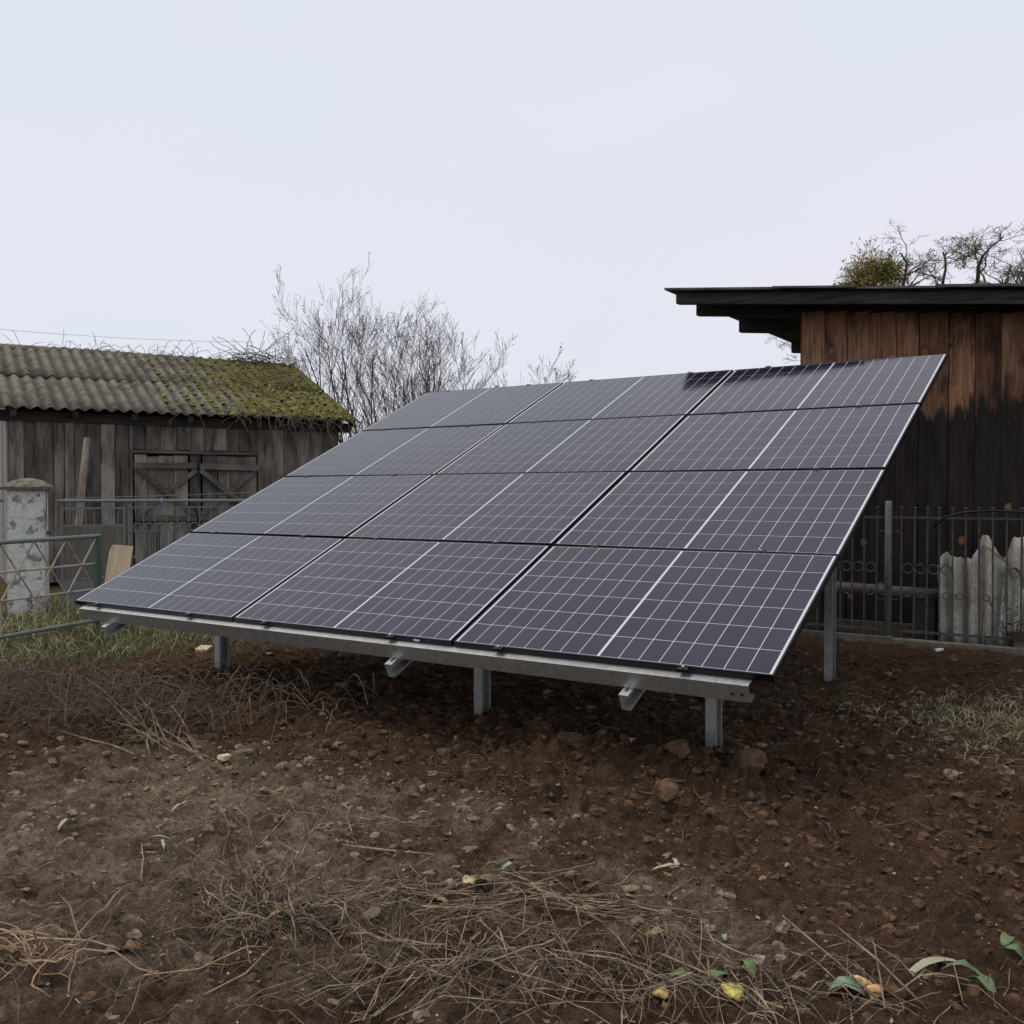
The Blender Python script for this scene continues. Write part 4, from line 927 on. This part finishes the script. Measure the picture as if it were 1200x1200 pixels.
def poly(pts, rad, m, name, label, cat, n=6):
    pts = [(x, y, gz(x, y) + z) for x, y, z in pts]; o = MB().tube(pts, rad, n).shift(pts[0]).build(name, M[m], None, True, pts[0]); tag(o, label, cat)
poly([(3.72, -2.62, .01), (3.86, -2.50, .02), (4.02, -2.42, .02), (4.10, -2.36, .01)], [.0035, .004, .0035, .002], 'root', 'root_runner', 'thick pale root lying straight beside the branching root runner', 'root')
poly([(4.28, -2.42, .01), (4.40, -2.32, .02), (4.47, -2.2, .06), (4.50, -2.13, .05), (4.52, -2.25, .02), (4.50, -2.38, .01)], .0028, 'root', 'root_loop', 'pale root bent into a loop on trodden earth', 'root')
poly([(4.06, -1.37, .012), (4.22, -1.28, .02), (4.40, -1.18, .012)], [.0035, .0055, .003], 'straw', 'stalk', 'thick pale dry stalk lying flat above the straw bundle', 'stalk')
# pale standing stalks at the left heap
r = random.Random(8); b = MB()
for i in range(16):
    x, y = 2.35 + r.uniform(-.25, .25), -.86 + r.uniform(-.12, .12); z = gz(x, y)
    b.tube(wander(r, (x, y, z - .02), (-.75 + r.gauss(0, .2), .15 + r.gauss(0, .25), .55 + r.uniform(-.3, .5)), r.uniform(.3, .75), 6, .09, -.05), [.005, .005, .0045, .004, .004, .003, .002], 5, False)
b.shift((2.35, -.86, 0)); o = b.build('cut_stalks', M['straw'], None, loc=(2.35, -.86, 0)); tag(o, 'bent pale dry stalks sticking up from the dark stalk heap', 'stalks', kind='stuff')
# grass
def grass(name, n, m, seed, where, h0, h1, label, lean=.35):
    r = random.Random(seed); b = MB(); k = 0
    while k < n:
        x, y = where(r)
        if r.random() > near_of(UG, x, y): continue
        z = gz(x, y); H = r.uniform(h0, h1); a = r.uniform(0, 6.28); wv = r.uniform(.0025, .005) * (1 + H); lx, ly = r.gauss(0, lean) * H, r.gauss(0, lean) * H; c_, s_ = cos(a) * wv, sin(a) * wv
        b.add([(x - c_, y - s_, z - .01), (x + c_, y + s_, z - .01), (x + lx * .35 + c_ * .7, y + ly * .35 + s_ * .7, z + H * .6), (x + lx * .35 - c_ * .7, y + ly * .35 - s_ * .7, z + H * .6), (x + lx, y + ly, z + H * r.uniform(.75, 1))], [(0, 1, 2, 3), (3, 2, 4)]); k += 1
    o = b.build(name, M[m]); tag(o, label, 'grass', kind='stuff')
wl = lambda r: (r.uniform(-5.2, .3), r.uniform(-1.0, 4.0))
grass('grass', 15000, 'grass', 1, wl, .03, .11, 'short green grass around the gate and pillar', .6)
grass('dry_grass', 7000, 'grass_dry', 2, wl, .04, .15, 'dry pale grass blades mixed into the green turf', .9)
grass('tall_grass', 900, 'grass_dry', 3, lambda r: (lambda t: (-4.3 + 2.2 * t + r.gauss(0, .15), 2.1 + 2.8 * t + r.gauss(0, .2)))(r.random()), .1, .3, 'taller dry grass along the foot of the picket fence', .5)
grass('grass_patch', 1200, 'grass_dry', 4, lambda r: (5.9 + r.gauss(0, .45), 2.5 + r.gauss(0, .5)), .02, .07, 'thin yellowed grass on the earth towards the iron fence', .9)

# ================================================================== LEAVES, FRUIT, CHIPS
def leafmesh(L, Wd, curl, fold, m, r):
    b = MB(); n = 7
    for i in range(n + 1):
        t = i / n; wv = Wd * sin(pi * min(1, t * .92 + .04)) ** .7 * (1 - .35 * t) * r.uniform(.85, 1.12); z = curl * sin(pi * t) + r.uniform(-.002, .002)
        b.v += [(L * (t - .5), -wv / 2, z + fold * wv), (L * (t - .5), 0, z), (L * (t - .5), wv / 2, z + fold * wv * r.uniform(.3, 1.2))]
    for i in range(n):
        for j in (0, 1): a = i * 3 + j; b.f.append((a, a + 3, a + 4, a + 1))
    return b
def leaf(x, y, L, Wd, rz, m, label, curl=.012, fold=.25, tilt=.2, name='leaf', cat='leaf', dz=.008):
    r = random.Random(int(x * 1000 + y * 77)); o = leafmesh(L, Wd, curl, fold, m, r).build(name, m, None, True, (x, y, gz(x, y) + dz)); o.rotation_euler = (r.uniform(-tilt, tilt), r.uniform(-tilt, tilt), rz)
    md = o.modifiers.new('thickness', 'SOLIDIFY'); md.thickness = .0012; tag(o, label, cat)
LG = simple('green_leaf', (0.12, 0.17, 0.075), .55, .3, 40); LP = simple('grey_green_leaf', (0.20, 0.26, 0.19), .6, .3, 40); LB = simple('brown_leaf', (0.17, 0.085, 0.045), .8, .35, 30); HU = simple('pale_husk', (0.34, 0.33, 0.22), .7, .25, 30); TN = simple('tan_leaf', (0.27, 0.17, 0.10), .8, .3, 30)
leaf(4.75, -1.21, .075, .045, 1.2, LP, 'pale grey green leaf above the straw bundle', name='green_leaf')
leaf(4.74, -1.37, .07, .05, .3, LG, 'dark green leaf lying against the cream fruit', name='green_leaf', dz=.025)
leaf(4.55, -1.64, .10, .035, 2.3, LP, 'pale folded green leaf near the straw bundle', name='green_leaf')
leaf(4.67, -1.55, .10, .05, .2, TN, 'tan dry leaf under the straw bundle', name='dry_leaf')
leaf(4.10, -2.34, .075, .06, .5, LB, 'rust brown dry leaf on trodden earth near the root loop', name='dry_leaf')
leaf(4.40, -2.00, .085, .06, 1.0, TN, 'light brown dry leaf caught in the pale root clump', name='dry_leaf', dz=.05)
leaf(4.33, -2.22, .06, .05, 2.0, LB, 'small brown dry leaf between root clump and root loop', name='dry_leaf')
leaf(5.24, -.86, .17, .028, IR + .3, HU, 'long bent pale green husk on dark dug soil', name='husk')
leaf(5.22, -.80, .10, .018, IR + 1.6, HU, 'narrow pale husk end beside the long bent husk', name='husk')
leaf(5.57, -1.20, .05, .02, IR + 1.5, LP, 'small whitish green husk piece alone on pale soil', name='husk')
leaf(5.99, -1.34, .11, .07, IR - .4, LP, 'broad pale green cabbage like leaf beside the orange fruit', name='green_leaf', curl=.03)
leaf(6.16, -1.05, .22, .035, IR + .25, HU, 'long curved yellow green stalk leaf above the orange fruit', name='husk', curl=.03)
leaf(6.26, -1.09, .13, .06, IR - .6, LG, 'fresh green leaf right of the orange fruit', name='green_leaf', curl=.03)
leaf(6.31, -1.14, .10, .055, IR - 1.2, LG, 'second fresh green leaf overlapping beside the orange fruit', name='green_leaf', curl=.03)
leaf(6.33, -.78, .07, .045, IR + .8, LG, 'small green sprout leaf on dark dug soil', name='green_leaf', curl=.02, tilt=.5)
leaf(6.36, -.83, .06, .04, IR - .8, LG, 'tiny green sprout leaf next to the small sprout', name='green_leaf', curl=.02, tilt=.5)
leaf(3.05, -1.36, .13, .026, IR + 1.0, HU, 'pale yellowish dry blade on trodden earth by the stalk heap', name='dry_leaf')
leaf(3.37, -1.72, .12, .02, IR + .1, HU, 'thin yellow green blade across pale trodden soil', name='dry_leaf')
leaf(3.41, -1.72, .09, .016, IR - 1.1, HU, 'short yellow green blade crossing the thin blade', name='dry_leaf')
leaf(2.97, -1.87, .10, .022, IR + 1.4, HU, 'curled pale blade on trodden soil', name='dry_leaf', curl=.03)
leaf(4.0, -1.72, .07, .018, IR, LP, 'small whitish blade above the root clump', name='dry_leaf')
leaf(5.66, -1.47, .09, .05, 1.0, LG, 'green weed leaf among straw near the yellow fruit', name='green_leaf', curl=.03, tilt=.5)
leaf(5.72, -1.40, .08, .045, 2.4, LG, 'upper green weed leaf among straw near the yellow fruit', name='green_leaf', curl=.03, tilt=.5)
leaf(5.58, -1.55, .08, .045, .2, LG, 'mossy green leaf behind the peeled yellow fruit', name='green_leaf', curl=.02)
leaf(5.42, -1.38, .09, .05, 1.0, TN, 'pinkish tan dry leaf right of the straw bundle', name='dry_leaf')
def fruit(x, y, R, c, label, flat=.8):
    r = random.Random(int(x * 999)); m = simple('fruit_skin', c, .6, .6, 60, bump=.6); root = thing('windfall_fruit', (x, y, gz(x, y) + R * .6), label, 'fruit')
    v, f = lump(r, R, I3, flat, .26); v = [Vector((p.x * (1.6 if p.x > 0 else 1), p.y, p.z)) for p in v]; MB().add(v, f).build('flesh', m, root, True)
    MB().tube([(R * 1.1, 0, 0), (R * 1.5, .002, R * .25), (R * 1.75, .004, R * .3)], .0028, 5).build('stalk', M['straw_dark'], root); root.rotation_euler = (0, .2, r.uniform(0, 6))
fruit(4.69, -1.40, .021, (.55, .44, .26), 'cream half rotten fruit against the dark green leaf')
fruit(5.56, -1.66, .024, (.50, .36, .13), 'peeled yellow fruit among straw', .5)
fruit(5.74, -1.57, .027, (.52, .42, .12), 'flat yellow fruit below the green weed leaves', .4)
fruit(6.06, -1.31, .022, (.58, .34, .13), 'orange fruit beside the broad pale leaf', .55)
fruit(6.01, -1.29, .018, (.58, .42, .22), 'small pale fruit half touching the orange fruit')
def chip(x, y, s, m, label, cat, name='wood_chip'):
    r = random.Random(int(x * 777)); o = MB().box((-s[0] / 2, -s[1] / 2, -s[2] / 2), tuple(k / 2 for k in s), jit=s[2] * .2, r=r).build(name, m, None, loc=(x, y, gz(x, y) + s[2] * .45)); o.rotation_euler = (r.uniform(-.2, .2), r.uniform(-.2, .2), r.uniform(0, 3)); tag(o, label, cat)
chip(2.65, -.78, (.07, .05, .02), M['fresh_wood'], 'pale fresh wood chip beside the bent dry stalks', 'wood chip')
chip(1.98, .78, (.07, .06, .04), M['root'], 'tan stone like lump in shadow under the middle of the array', 'stone', 'stone')
chip(4.22, .80, (.05, .04, .02), M['fresh_wood'], 'pale wood chip in shadow behind the slotted rafter end', 'wood chip')
chip(5.73, -1.34, (.05, .03, .03), M['log'], 'brown grey pebble on pale soil above the flat yellow fruit', 'pebble', 'pebble')
chip(-.35, 1.45, (.12, .08, .05), M['fresh_wood'], 'pale wood scrap on grass behind the left front post', 'wood chip')
chip(5.15, 4.95, (.06, .05, .02), M['sticker'], 'white scrap on earth before the fence footing', 'scrap', 'scrap')
r = random.Random(91); sp = MB()
for i in range(260):
    x, y = r.uniform(2.2, 6.6), r.uniform(-2.6, .6); R = r.uniform(.002, .006); v, f = lump(r, R, I1); z = gz(x, y) + R * .4; sp.add([(p.x + x, p.y + y, p.z + z) for p in v], f)
o = sp.build('pale_grit', simple('pale_grit', (.42, .38, .31), .9, .3, 30, kind='world')); tag(o, 'tiny pale stones and chips scattered over the soil', 'grit', kind='stuff')

# single twigs
def twig(x, y, a, L, h, label):
    z0 = gz(x, y); x1, y1 = x + cos(a) * L, y + sin(a) * L
    o = MB().tube([(0, 0, .0), (cos(a) * L * .5, sin(a) * L * .5, .01 + h * .55), (x1 - x, y1 - y, h + gz(x1, y1) - z0)], [.0034, .003, .002], 5).build('twig', M['straw'], None, True, (x, y, z0)); tag(o, label, 'twig')
twig(5.86, -1.58, IR + 2.5, .34, .10, 'thin straight tan twig slanting up left of the orange fruit')
twig(6.13, -1.36, IR + 2.3, .36, .14, 'long thin twig rising beside the fresh green leaves')
twig(6.20, -1.32, IR + 2.2, .30, .12, 'shorter twig parallel to the long one by the green leaves')
twig(5.30, -1.78, IR + 2.2, .40, .05, 'straight pale twig crossing the straw litter towards the bundle')
twig(4.98, -1.86, IR + 2.4, .34, .04, 'pale twig lying across straw right of the root clump')
twig(5.62, -1.60, IR + 2.7, .42, .06, 'slender twig between the two yellow fruits')
